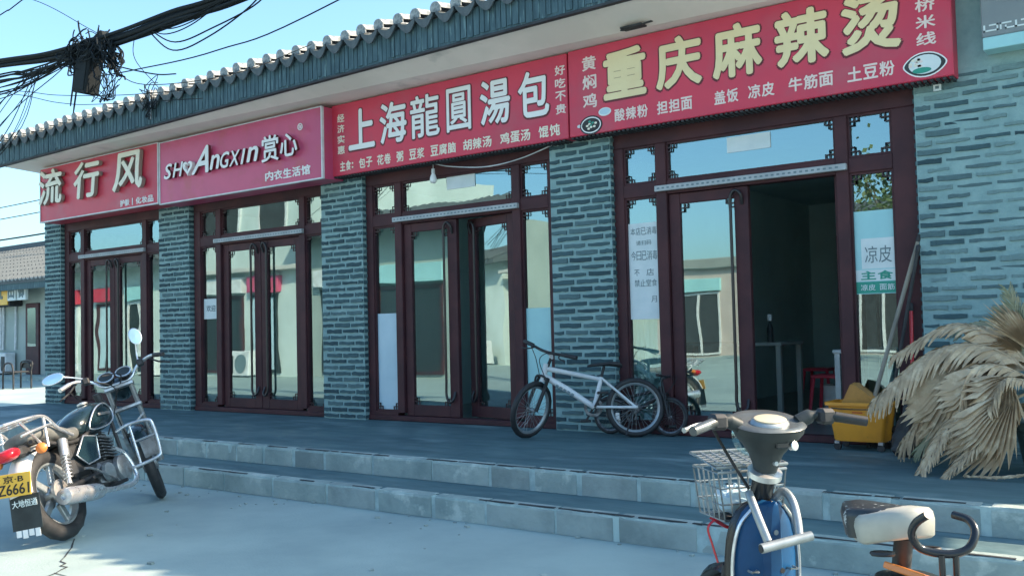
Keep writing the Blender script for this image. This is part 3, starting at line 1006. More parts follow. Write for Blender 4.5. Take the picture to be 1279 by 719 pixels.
# papers and films on the panes
def sheet(name, label, cat, x0, x1, z0, z1, m, y=None, group=None):
    y = (FY0 + 0.038) if y is None else y
    t = thing(name, label, cat, (x0, y, z0), group=group)
    MB().box(0, x1 - x0, 0, 0.003, 0, z1 - z0).build('sheet', m, t)
    return t
sheet('window_film', 'pale blue frosted film on the lower left side pane of the middle shopfront', 'film', -4.05, -3.745, 0.40, 1.395, M['film'], 0.099)
sheet('window_film', 'turquoise film on the side pane behind the white bicycle handlebar', 'film', -2.132, -1.83, 0.40, 1.392, M['film2'], 0.099)
st_ = sheet('window_sticker', 'white sticker on the left side pane under the pink sign', 'sticker', -7.02, -6.715, 1.412, 1.66, M['paper'], 0.099)
text('欢迎', 0.06, 0.24, 0.13, 0.08, -0.002, M['ink'], st_, ext=0.001)
sheet('paper_card', 'pale paper card behind the bulb in the middle transom', 'card', -3.06, -2.70, 2.60, 2.725, M['paper'], 0.099)
sheet('paper_card', 'pale paper card in the transom over the open doorway', 'card', -0.09, 0.275, 2.585, 2.71, M['paper'], 0.099)
n1 = sheet('paper_notice', 'tall white paper notice with grey writing on the pane right of the bicycle saddle', 'notice', -1.02, -0.725, 1.26, 2.085, M['paper'], 0.099)
for s_, zc, h, a, b in (('本店已消毒', 0.755, 0.065, 0.02, 0.275), ('请扫码', 0.655, 0.04, 0.07, 0.22), ('今日已消毒', 0.545, 0.08, 0.02, 0.275), ('不', 0.40, 0.055, 0.045, 0.10), ('店', 0.40, 0.06, 0.16, 0.24), ('禁止堂食', 0.31, 0.06, 0.045, 0.265), ('月', 0.17, 0.055, 0.2, 0.26)):
    chars(s_, a, b, zc, h, -0.002, M['ink'], n1, ext=0.001, off=0.005)
n2 = sheet('window_poster', 'cyan and white poster with dish names on the pane beside the broom handles', 'poster', 0.895, 1.19, 1.40, 2.015, M['film2'], 0.099)
MB().box(0.045, 0.285, -0.0012, -0.0002, 0.185, 0.41).build('white_panel', M['paper'], n2)
chars('凉皮', 0.065, 0.265, 0.29, 0.125, -0.0035, M['ink'], n2, ext=0.001, off=0.003)
MB().box(0.0, 0.295, -0.0012, -0.0002, 0.095, 0.178).build('white_panel', M['paper'], n2)
chars('主食', 0.03, 0.27, 0.137, 0.065, -0.0035, M['green'], n2, ext=0.001, off=0.03)
MB().box(0.0, 0.295, -0.0012, -0.0002, 0.005, 0.09).build('green_panel', M['green'], n2)
chars('凉皮', 0.03, 0.14, 0.048, 0.045, -0.0035, M['paper'], n2, ext=0.001, off=0.01)
chars('面筋', 0.165, 0.275, 0.048, 0.045, -0.0035, M['paper'], n2, ext=0.001, off=0.01)
st2 = sheet('window_poster', 'plum coloured panel low in the left end shopfront side pane', 'poster', -10.06, -9.83, 0.45, 0.85, M['red2'], 0.13)

# ------------------------------------------------------------ inside the shops
def small_table(label, x, y, w_, d, h, m=M['white']):
    t = thing('small_table', label, 'table', (x, y, P + 0.012))
    MB().bbox(-w_ / 2, w_ / 2, -d / 2, d / 2, h - 0.03, h, 0.004).build('tabletop', m, t)
    for sx in (-1, 1):
        for sy in (-1, 1):
            xx, yy_ = sx * (w_ / 2 - 0.035), sy * (d / 2 - 0.035)
            MB().box(xx - 0.022, xx + 0.022, yy_ - 0.022, yy_ + 0.022, 0, h - 0.03).build('leg', m, t)
    return t
small_table('white table just inside the doorway, partly behind the open door frame', 0.66, 1.35, 0.5, 0.7, 0.66)
small_table('narrow pale table at the left inside the dark doorway', -0.72, 1.6, 1.15, 0.6, 0.72, M['greywall'])
bt_ = thing('bottle', 'slim bottle with white cap standing on the table inside the doorway', 'bottle', (-0.32, 1.5, P + 0.012 + 0.72))
MB().lathe([(0.03, 0), (0.03, 0.13), (0.012, 0.18), (0.012, 0.2)], 12).build('bottle_body', M['greyplastic'], bt_, smooth=40)
MB().lathe([(0.022, 0.2), (0.022, 0.25), (0.018, 0.26)], 12).build('cap', M['white'], bt_, smooth=40)
bn = thing('plastic_bin', 'pale grey bin on the floor inside the doorway', 'bin', (0.12, 2.0, P + 0.012))
MB().lathe([(0.11, 0), (0.14, 0.28), (0.15, 0.28), (0.15, 0.3), (0.13, 0.3)], 16).build('bin_body', M['white'], bn, smooth=40)
cbn = thing('cabinet', 'grey upright cabinet deep inside the doorway', 'cabinet', (0.0, 4.3, P + 0.012))
MB().bbox(-0.45, 0.45, -0.3, 0.3, 0, 1.9, 0.01).build('cabinet_body', M['greyplastic'], cbn)
MB().bbox(-0.43, -0.01, -0.325, -0.301, 0.05, 1.86, 0.006).build('cabinet_door', M['greywall'], cbn)
MB().bbox(0.01, 0.43, -0.325, -0.301, 0.05, 1.86, 0.006).build('cabinet_door', M['greywall'], cbn)
# shelves inside the other shops, dim behind the panes
def shelf_unit(label, x, y, w_=1.2):
    t = thing('shelf_unit', label, 'shelf', (x, y, P + 0.012))
    for sx in (-1, 1):
        MB().box(sx * w_ / 2 - 0.02, sx * w_ / 2 + 0.02, -0.18, 0.18, 0, 1.8).build('side_panel', M['white'], t)
    for k in range(5):
        MB().box(-w_ / 2 + 0.021, w_ / 2 - 0.021, -0.17, 0.17, 0.1 + 0.4 * k, 0.125 + 0.4 * k).build('shelf_board', M['white'], t)
    return t
small_table('far white table against the partition inside the dark doorway', 0.95, 3.2, 0.6, 1.1, 0.72)
mn = thing('menu_board', 'red menu board high on the wall deep inside the open doorway', 'menu board', (0.62, 5.77, P + 1.35))
MB().bbox(0, 0.8, -0.02, 0, 0, 0.55, 0.005).build('board', M['red3'], mn)
for q in range(4):
    chars('凉皮面', 0.08, 0.42, 0.46 - 0.12 * q, 0.08, -0.024, M['cream'], mn, ext=0.002, off=0.01)
for q, (x_, y_) in enumerate(((0.15, 1.15), (-0.35, 2.35))):
    sto = thing('stool', ('low red plastic stool near the sill inside the open doorway', 'low red plastic stool beside the narrow pale table inside the doorway')[q], 'stool', (x_, y_ + 0.6, P + 0.012))
    MB().bbox(-0.14, 0.14, -0.14, 0.14, 0.38, 0.41, 0.01).build('seat', M['red1'], sto)
    for sx in (-1, 1):
        for sy in (-1, 1):
            MB().tube([(0.16 * sx, 0.16 * sy, 0), (0.12 * sx, 0.12 * sy, 0.38)], 0.016, 6).build('leg', M['red1'], sto)
shelf_unit('white shelves inside the left end shop', -8.6, 4.6)
shelf_unit('white shelves inside the shop under the pink sign', -5.9, 4.6, 1.8)
counter = thing('counter', 'pale counter inside the middle shop', 'counter', (-3.2, 3.6, P + 0.012))
MB().bbox(-0.9, 0.9, -0.3, 0.3, 0, 0.95, 0.01).build('counter_body', M['offwhite'], counter)
MB().bbox(-0.95, 0.95, -0.34, 0.34, 0.951, 0.99, 0.006).build('counter_top', M['greyplastic'], counter)
# cream curtain behind the notice pane
ct = MB()
V = []
N = 60
for k in range(N + 1):
    x = -1.06 + 0.36 * k / N
    y = 0.24 + 0.016 * math.sin(k * 1.1)
    V += [(x, y, 0.75), (x, y, 2.1)]
ct.add(V, [(2 * k, 2 * k + 2, 2 * k + 3, 2 * k + 1) for k in range(N)])
tag(ct.build('curtain', M['creamwall'], smooth=60), 'cream curtain hanging behind the notice pane', 'curtain')

# ------------------------------------------------------------ vehicles: shared bits
def wheel(parent, name, c, R_, tr, steer=0.0, spokes=28, rim=M['chrome'], tyre=M['black'], hubr=0.03, hubw=0.05, alloy=0, lean=0, tread=True, tilt=0.0):
    """a wheel in the xz plane of its parent, hub axis along y"""
    n = 36
    b = MB()
    prof = 10
    V, F = [], []
    for i in range(n):
        a = 2 * PI * i / n
        for k in range(prof):
            q = 2 * PI * k / prof
            rr_ = R_ - tr + tr * math.cos(q)
            if tread and math.cos(q) > 0.3 and i % 2:
                rr_ -= tr * 0.10
            V.append((rr_ * math.cos(a), tr * math.sin(q) * 0.95, rr_ * math.sin(a)))
    for i in range(n):
        for k in range(prof):
            F.append((i * prof + k, i * prof + (k + 1) % prof, ((i + 1) % n) * prof + (k + 1) % prof, ((i + 1) % n) * prof + k))
    me = b.add(V, F).mesh(name, tyre, 60)
    w_ = link(name, me, parent, loc=c, rot=(tilt, 0, steer))
    m = Matrix.Rotation(R(90), 4, 'X')
    ri = R_ - 2 * tr
    MB().lathe([(ri + 0.006, -tr * 0.6), (ri + 0.008, tr * 0.6), (ri - 0.004, tr * 0.5), (ri - 0.014, 0), (ri - 0.004, -tr * 0.5), (ri + 0.006, -tr * 0.6)], 36, m, cap=False).build('rim', rim, w_, smooth=40)
    MB().lathe([(hubr * .4, -hubw), (hubr, -hubw * 0.9), (hubr, -hubw * .6), (hubr * .6, -hubw * .5), (hubr * .6, hubw * .5), (hubr, hubw * .6), (hubr, hubw * 0.9), (hubr * .4, hubw)], 18, m).build('hub', M['steel'], w_, smooth=40)
    if alloy:
        s_ = MB()
        for k in range(alloy):
            mm = Matrix.Rotation(2 * PI * k / alloy, 4, 'Y')
            s_.bbox(hubr * 0.8, ri, -0.014, 0.014, -0.024, 0.024, 0.005, mm)
        s_.build('spokes', rim, w_)
    elif spokes:
        s_ = MB()
        for k in range(spokes):
            a = 2 * PI * k / spokes
            a2 = a + (0.55 if k % 2 else -0.55)
            sy = hubw * 0.7 * (1 if (k // 2) % 2 else -1)
            s_.tube([(hubr * math.cos(a2), sy, hubr * math.sin(a2)), (ri * math.cos(a), 0, ri * math.sin(a))], 0.0016, 4)
        s_.build('spokes', rim, w_, kind='stuff')
    return w_

def section(x, w_, zb, zt, n=16, p=2.6, yc=0.0):
    """rounded section ring in the yz plane at x"""
    out = []
    cz = (zb + zt) / 2
    h = (zt - zb) / 2
    for k in range(n):
        a = 2 * PI * k / n
        c, s_ = math.cos(a), math.sin(a)
        out.append(Vector((x, yc + w_ * math.copysign(abs(c) ** (2 / p), c), cz + h * math.copysign(abs(s_) ** (2 / p), s_))))
    return out

# ------------------------------------------------------------ motorcycle
def motorcycle():
    hd = math.atan2(1.17, -0.78)
    t = thing('motorcycle', 'black motorcycle with chrome rack, round mirrors and yellow plate parked before the steps', 'motorcycle', (-2.59, -4.05, 0.008), hd)
    t.rotation_euler = Euler((R(-21), 0, hd), 'XYZ')
    t.scale = (1.0, 0.94, 0.93)
    WB = 1.36
    Rr, Rf = 0.305, 0.30
    steer = R(24)
    wheel(t, 'rear_wheel', (0, 0, Rr), Rr, 0.052, alloy=5, rim=M['alu'], hubr=0.085, hubw=0.07)
    wheel(t, 'front_wheel', (WB, 0, Rf), Rf, 0.042, steer=steer, alloy=5, rim=M['alu'], hubr=0.06, hubw=0.06)
    # frame tubes
    b = MB()
    for sy in (-1, 1):
        y = 0.085 * sy
        b.tube(curve([(0.98, 0.03 * sy, 0.86), (0.9, y * .7, 0.6), (0.82, y, 0.33), (0.7, y, 0.24), (0.35, y, 0.27)], 4), 0.014, 8)
        b.tube(curve([(0.98, 0.03 * sy, 0.84), (0.55, y, 0.66), (0.25, y, 0.60), (-0.2, y * 1.2, 0.66)], 4), 0.014, 8)
        b.tube([(0.42, y, 0.30), (0.3, y, 0.58)], 0.014, 8)
        b.tube([(0.45, y, 0.34), (0.0, y * 1.15, Rr)], 0.02, 8)
    b.tube([(1.0, 0, 0.74), (0.96, 0, 0.93)], 0.028, 10)
    b.build('frame', M['black'], t, smooth=50)
    # fork, turned with the front wheel
    fm_ = MB()
    for sy in (-1, 1):
        fm_.tube([(0.10, 0.085 * sy, -0.62), (-0.02, 0.085 * sy, -0.36)], 0.028, 10)
        fm_.tube([(-0.02, 0.085 * sy, -0.36), (-0.18, 0.085 * sy, 0.04)], 0.018, 10)
    fm_.bbox(-0.22, -0.12, -0.11, 0.11, 0.0, 0.03, 0.006)
    fm_.bbox(-0.16, -0.07, -0.11, 0.11, -0.17, -0.14, 0.006)
    # fork pivot placed so that the axle falls on the wheel centre
    ax = Vector((0.10, 0, -0.62))
    rot = Matrix.Rotation(steer, 4, 'Z')
    piv = Vector((WB, 0, Rf)) - (rot @ ax)
    fork = fm_.build('fork', M['steel'], t, smooth=40)
    fork.location = piv
    fork.rotation_euler = (0, 0, steer)
    f2 = MB()
    ring = []
    for k in range(12):
        a = R(35 + 120 * k / 11)
        r_ = Rf + 0.035
        ring.append([Vector((0.10 + r_ * math.cos(a), y, -0.62 + r_ * math.sin(a) - (0.03 if abs(y) > 0.05 else 0))) for y in (-0.065, -0.04, 0, 0.04, 0.065)])
    for i in range(11):
        pass
    V = [q for rg_ in ring for q in rg_]
    F = [(i * 5 + k, i * 5 + k + 1, i * 5 + 6 + k, i * 5 + 5 + k) for i in range(11) for k in range(4)]
    f2.add(V, F).build('mudguard', M['tank'], fork, smooth=60)
    # handlebars
    hb_ = MB()
    L = curve([(-0.16, 0.0, 0.04), (-0.17, 0.10, 0.05), (-0.15, 0.17, 0.12), (-0.22, 0.28, 0.155), (-0.33, 0.37, 0.12)], 5)
    Rt = [Vector((p.x, -p.y, p.z)) for p in L]
    hb_.tube(list(reversed(Rt)) + L[1:], 0.012, 10)
    hbo = hb_.build('handlebar', M['chrome'], fork, smooth=60)
    for sy in (-1, 1):
        MB().tube([(-0.25, 0.31 * sy, 0.148), (-0.335, 0.375 * sy, 0.118)], 0.017, 10).build('grip', M['chrome'] if sy > 0 else M['black'], hbo, smooth=50)
        MB().tube([(-0.18, 0.27 * sy, 0.145), (-0.22, 0.33 * sy, 0.09), (-0.32, 0.40 * sy, 0.045)], 0.007, 6).build('lever', M['black'], hbo, smooth=50)
        MB().bbox(-0.21, -0.13, 0.20 * sy - 0.025, 0.20 * sy + 0.025, 0.11, 0.165, 0.01).build('switch_pod', M['black'], hbo)
    # gauges and headlamp
    for sy in (-1, 1):
        m = axis_m((-0.17, 0.065 * sy, 0.105), (-0.75, 0, 0.75))
        MB().lathe([(0.03, -0.05), (0.052, -0.035), (0.056, 0.0), (0.058, 0.014), (0.05, 0.016)], 22, m).build('gauge', M['blackgloss'], fork, smooth=40)
        MB().lathe([(0.058, 0.008), (0.060, 0.018), (0.052, 0.020), (0.050, 0.014)], 22, m, cap=False).build('gauge_ring', M['chrome'], fork, smooth=40)
        MB().lathe([(0.049, 0.0165), (0.001, 0.0175)], 22, m).build('dial', M['greyplastic'], fork)
    m = axis_m((-0.04, 0, 0.02), (1, 0, -0.12))
    MB().lathe([(0.04, -0.06), (0.075, -0.03), (0.09, 0.03), (0.092, 0.07), (0.085, 0.075)], 24, m).build('headlamp', M['tank'], fork, smooth=40)
    MB().lathe([(0.084, 0.077), (0.05, 0.095), (0.001, 0.1)], 24, m).build('lens', M['glass'], fork, smooth=60)
    # mirrors
    for sy, mc, stem in ((-1, (-0.155, -0.235, 0.35), ((-0.17, -0.19, 0.15), (-0.13, -0.20, 0.22), (-0.145, -0.225, 0.31))), (1, (-0.235, 0.40, 0.23), ((-0.18, 0.19, 0.15), (-0.19, 0.28, 0.20), (-0.215, 0.34, 0.225)))):
        so_ = MB().tube(curve(stem, 4), 0.006, 6).build('mirror_stem', M['chrome'], fork, smooth=60)
    # mirrors face the rider (backwards)
        m = axis_m(mc, (-0.9, 0.15 * sy, 0.12)) @ Matrix.Diagonal((0.72, 1.05, 1, 1)) @ Matrix.Rotation(0, 4, 'Z')
        if sy > 0:
            m = axis_m(mc, (-0.9, 0.15 * sy, 0.12)) @ Matrix.Diagonal((1.2, 0.62, 1, 1))
        MB().lathe([(0.02, -0.03), (0.05, -0.022), (0.064, -0.006), (0.066, 0.004), (0.060, 0.006)], 24, m).build('mirror', M['chrome'], fork, smooth=50)
        MB().lathe([(0.058, 0.0065), (0.001, 0.008)], 24, m).build('mirror_glass', M['mirrorglass'], fork)
    # fuel tank
    secs = [section(0.40, 0.055, 0.66, 0.735), section(0.44, 0.10, 0.63, 0.775), section(0.54, 0.135, 0.61, 0.825, yc=0), section(0.68, 0.148, 0.615, 0.86), section(0.80, 0.135, 0.64, 0.865), section(0.88, 0.10, 0.68, 0.85), section(0.92, 0.05, 0.72, 0.82)]
    tk = MB().loft(secs).build('fuel_tank', M['tank'], t, smooth=60)
    md = tk.modifiers.new('s', 'SUBSURF'); md.levels = 1; md.render_levels = 1
    for sy in (-1, 1):
        y = 0.146 * sy
        pts = curve([(0.47, 0.125 * sy, 0.66), (0.56, y, 0.775), (0.70, y * 1.015, 0.82), (0.84, 0.118 * sy, 0.79), (0.80, 0.137 * sy, 0.70), (0.64, y * 1.01, 0.65)], 5, closed=True)
        MB().tube(pts, 0.0055, 6, closed=True).build('tank_trim', M['chrome'], tk, smooth=60)
        MB().bbox(0.60, 0.76, y - 0.006, y + 0.006, 0.735, 0.755, 0.002).build('tank_badge', M['steel'], tk)
    MB().lathe([(0.035, 0), (0.038, 0.012), (0.02, 0.02)], 18, Matrix.Translation((0.72, 0, 0.862))).build('filler_cap', M['chrome'], tk, smooth=40)
    # seat
    secs = [section(-0.18, 0.09, 0.665, 0.72), section(-0.12, 0.125, 0.66, 0.755), section(0.05, 0.14, 0.645, 0.765), section(0.16, 0.135, 0.62, 0.735), section(0.27, 0.12, 0.60, 0.705), section(0.38, 0.10, 0.61, 0.715), section(0.44, 0.06, 0.64, 0.72)]
    st = MB().loft(secs).build('seat', M['leather'], t, smooth=60)
    md = st.modifiers.new('s', 'SUBSURF'); md.levels = 1; md.render_levels = 1
    # side panels
    for sy in (-1, 1):
        poly = [(0.20, 0.50), (0.36, 0.62), (0.52, 0.60), (0.46, 0.44), (0.30, 0.42)]
        sp = MB().prism(poly, 0.105 * sy - 0.014, 0.105 * sy + 0.014).build('side_panel', M['tank'], t)
        MB().tube([(x, 0.121 * sy, z) for x, z in poly], 0.006, 6, closed=True).build('panel_trim', M['chrome'], sp, smooth=60)
    MB().bbox(0.18, 0.40, -0.09, 0.09, 0.36, 0.60, 0.03).build('battery_box', M['black'], t)
    # engine
    en = MB().bbox(0.48, 0.80, -0.10, 0.10, 0.22, 0.42, 0.04).build('engine', M['engine'], t)
    for k in range(7):
        mm = Matrix.Translation((0.70, 0, 0.435 + 0.024 * k)) @ Matrix.Rotation(R(12), 4, 'Y')
        MB().bbox(-0.085, 0.085, -0.085, 0.085, -0.005, 0.005, 0.002, mm).build('cooling_fin', M['engine'], en)
    MB().bbox(0.66, 0.80, -0.05, 0.05, 0.42, 0.62, 0.015).build('cylinder', M['engine'], en)
    for sy in (-1, 1):
        m = axis_m((0.72, 0.10 * sy, 0.33), (0, sy, 0))
        MB().lathe([(0.095, 0), (0.092, 0.03), (0.07, 0.045), (0.03, 0.05), (0.001, 0.052)], 26, m).build('engine_cover', M['steel'], en, smooth=35)
        m = axis_m((0.53, 0.10 * sy, 0.33), (0, sy, 0))
        MB().lathe([(0.07, 0), (0.066, 0.025), (0.04, 0.035), (0.001, 0.037)], 22, m).build('engine_cover', M['alu'], en, smooth=35)
    MB().bbox(0.46, 0.56, -0.07, 0.07, 0.52, 0.62, 0.02).build('carburettor', M['steel'], en)
    MB().tube([(0.56, 0, 0.57), (0.68, 0, 0.55)], 0.022, 8).build('intake', M['black'], en, smooth=50)
    # exhaust (right side, -y)
    ex = MB().tube(curve([(0.76, -0.06, 0.50), (0.86, -0.09, 0.42), (0.86, -0.12, 0.25), (0.72, -0.14, 0.19), (0.45, -0.15, 0.20), (0.28, -0.155, 0.22)], 6), 0.019, 10).build('exhaust', M['chrome'], t, smooth=60)
    m = axis_m((0.30, -0.16, 0.215), (-1, -0.02, 0.10))
    MB().lathe([(0.02, 0), (0.048, 0.07), (0.055, 0.12), (0.056, 0.46), (0.05, 0.49), (0.02, 0.492), (0.02, 0.47)], 22, m).build('muffler', M['chrome'], ex, smooth=40)
    # shocks
    for sy in (-1, 1):
        m = axis_m((0.0, 0.125 * sy, Rr + 0.03), (0.10, 0, 0.31))
        sh = MB().lathe([(0.014, 0), (0.014, 0.3)], 10, m).build('shock_absorber', M['chrome'], t, smooth=50)
        MB().lathe([(0.030, 0.19), (0.032, 0.30), (0.025, 0.31)], 14, m).build('shock_cover', M['chrome'], sh, smooth=40)
        pts = [m @ Vector((0.026 * math.cos(a), 0.026 * math.sin(a), 0.03 + 0.165 * a / (2 * PI * 7))) for a in [2 * PI * 7 * q / 84 for q in range(85)]]
        MB().tube(pts, 0.0045, 5).build('spring', M['chrome'], sh, smooth=60)
    # rear mudguard with pale lower flare
    V, nseg = [], 12
    for k in range(nseg + 1):
        a = R(75 + 95 * k / nseg)
        r_ = Rr + 0.045
        for y in (-0.075, -0.06, 0, 0.06, 0.075):
            rr_ = r_ - (0.035 if abs(y) > 0.07 else (0.008 if abs(y) > 0.05 else 0))
            V.append((rr_ * math.cos(a), y, Rr + rr_ * math.sin(a)))
    F = [(i * 5 + k, i * 5 + k + 1, i * 5 + 6 + k, i * 5 + 5 + k) for i in range(nseg) for k in range(4)]
    MB().add(V, F).build('rear_mudguard', M['white'], t, smooth=60)
    # tail lamp
    secs = [section(-0.26, 0.06, 0.60, 0.66), section(-0.30, 0.075, 0.585, 0.665), section(-0.35, 0.07, 0.59, 0.655), section(-0.37, 0.05, 0.60, 0.645)]
    MB().loft(secs).build('tail_lamp', M['redlens'], t, smooth=50)
    MB().bbox(-0.27, -0.16, -0.07, 0.07, 0.59, 0.66, 0.015).build('tail_bracket', M['black'], t)
    for sy in (-1, 1):
        ia = MB().tube([(-0.18, 0.06 * sy, 0.60), (-0.19, 0.14 * sy, 0.60)], 0.008, 6).build('indicator', M['black'], t, smooth=60)
        m = axis_m((-0.19, 0.15 * sy, 0.60), (-1, 0.3 * sy, 0))
        MB().lathe([(0.012, -0.03), (0.03, -0.01), (0.034, 0.01), (0.02, 0.025), (0.001, 0.028)], 16, m).build('indicator_lens', M['plastic_o'], ia, smooth=50)
    # plate: 京·B / Z6661
    pm = Matrix.Translation((-0.345, 0.0, 0.44)) @ Matrix.Rotation(R(-90), 4, 'Z') @ Matrix.Rotation(R(-8), 4, 'X') @ Matrix.Rotation(R(13), 4, 'Y')
    pl_ = MB().bbox(-0.11, 0.11, -0.003, 0.003, -0.07, 0.07, 0.002, pm).build('licence_plate', M['plate'], t)
    for s_, a, b_, zc, h in (('京·B', -0.065, 0.065, 0.036, 0.045), ('Z6661', -0.10, 0.10, -0.026, 0.066)):
        o = text(s_, a, b_, zc, h, -0.006, M['blackgloss'], pl_, ext=0.002, off=0.01)
        o.data.transform(pm)
    pm2 = Matrix.Translation((-0.325, 0.0, 0.26)) @ Matrix.Rotation(R(-90), 4, 'Z') @ Matrix.Rotation(R(-4), 4, 'X') @ Matrix.Rotation(R(11), 4, 'Y')
    fl_ = MB().bbox(-0.095, 0.095, -0.002, 0.002, -0.105, 0.105, 0.001, pm2).build('mud_flap', M['greyplastic'], t)
    o = text('大地恒通', -0.08, 0.08, 0.055, 0.045, -0.005, M['paper'], fl_, ext=0.002, off=0.01)
    o.data.transform(pm2)
    # fringe of torn strips under the flap
    fg = MB()
    for k in range(4):
        mm = pm2 @ Matrix.Translation((-0.06 + 0.04 * k, 0, -0.115))
        fg.bbox(-0.016, 0.016, -0.001, 0.001, -0.03 - 0.01 * (k % 2), 0.012, 0.0005, mm)
    fg.build('flap_tassels', M['white'], fl_)
    # luggage rack
    rk = MB()
    for sy in (-1, 1):
        rk.tube(curve([(0.20, 0.145 * sy, 0.64), (0.05, 0.155 * sy, 0.70), (-0.06, 0.155 * sy, 0.795), (-0.25, 0.15 * sy, 0.80), (-0.42, 0.12 * sy, 0.79)], 5), 0.011, 8)
        rk.tube([(-0.06, 0.15 * sy, 0.79), (-0.10, 0.14 * sy, 0.60)], 0.009, 8)
        rk.tube([(-0.30, 0.14 * sy, 0.79), (-0.12, 0.12 * sy, 0.62)], 0.009, 8)
        rk.tube(curve([(0.0, 0.152 * sy, 0.74), (-0.2, 0.16 * sy, 0.72), (-0.33, 0.14 * sy, 0.70)], 5), 0.008, 8)
    for xx in (-0.10, -0.20, -0.30):
        rk.tube([(xx, -0.15, 0.80), (xx, 0.15, 0.80)], 0.008, 8)
    for yy2 in (-0.07, 0.0, 0.07):
        rk.tube([(-0.06, yy2, 0.803), (-0.43, yy2, 0.795)], 0.007, 8)
    rk.tube([(-0.42, -0.12, 0.79), (-0.44, 0, 0.80), (-0.42, 0.12, 0.79)], 0.011, 8)
    rk.build('luggage_rack', M['chrome'], t, smooth=50)
    # crash bars at the front
    for sy in (-1, 1):
        cb = MB()
        cb.tube(curve([(0.90, 0.06 * sy, 0.60), (0.93, 0.16 * sy, 0.62), (0.95, 0.30 * sy, 0.60), (0.95, 0.325 * sy, 0.54), (0.93, 0.32 * sy, 0.36), (0.91, 0.29 * sy, 0.31), (0.86, 0.10 * sy, 0.30)], 5), 0.013, 8)
        cb.tube([(0.94, 0.16 * sy, 0.615), (0.90, 0.16 * sy, 0.305)], 0.010, 8)
        cb.tube([(0.94, 0.16 * sy, 0.48), (0.94, 0.325 * sy, 0.48)], 0.008, 8)
        cb.tube([(0.94, 0.20 * sy, 0.61), (0.94, 0.30 * sy, 0.66)], 0.007, 8)
        o_ = cb.build('crash_bar', M['chrome'], t, smooth=50)
        MB().bbox(0.95, 0.965, min(0.18 * sy, 0.30 * sy), max(0.18 * sy, 0.30 * sy), 0.335, 0.47, 0.004).build('guard_plate', M['steel'], o_)
    # pedals, chain case, stand
    for sy in (-1, 1):
        MB().tube([(0.52, 0.08 * sy, 0.23), (0.52, 0.22 * sy, 0.23)], 0.013, 8).build('footpeg', M['black'], t, smooth=50)
        MB().tube([(0.22, 0.09 * sy, 0.30), (0.20, 0.18 * sy, 0.32)], 0.011, 8).build('footpeg', M['black'], t, smooth=50)
    MB().tube([(0.46, 0.10, 0.24), (0.42, 0.225, 0.105)], 0.011, 8).build('side_stand', M['black'], t, smooth=50)
    MB().bbox(0.0, 0.46, 0.085, 0.11, 0.26, 0.36, 0.02).build('chain_case', M['engine'], t)
    MB().tube(curve([(0.60, -0.13, 0.24), (0.45, -0.15, 0.30), (0.30, -0.14, 0.38), (0.22, -0.13, 0.40)], 5), 0.008, 6).build('kick_lever', M['steel'], t, smooth=50)
    cbl = MB()
    for (a, b_, c, d) in (((0.80, 0.1, 1.0), (0.95, 0.14, 0.95), (1.02, 0.06, 0.80), (0.80, 0.05, 0.66)), ((0.8, -0.1, 1.0), (0.96, -0.15, 0.92), (1.03, -0.06, 0.78), (0.82, -0.05, 0.6)), ((0.82, -0.16, 1.02), (1.06, -0.18, 1.0), (1.12, -0.02, 0.8), (1.18, 0.0, 0.5))):
        cbl.tube(curve([a, b_, c, d], 5), 0.005, 5)
    cbl.build('control_cables', M['black'], t, smooth=60)
    return t
motorcycle()

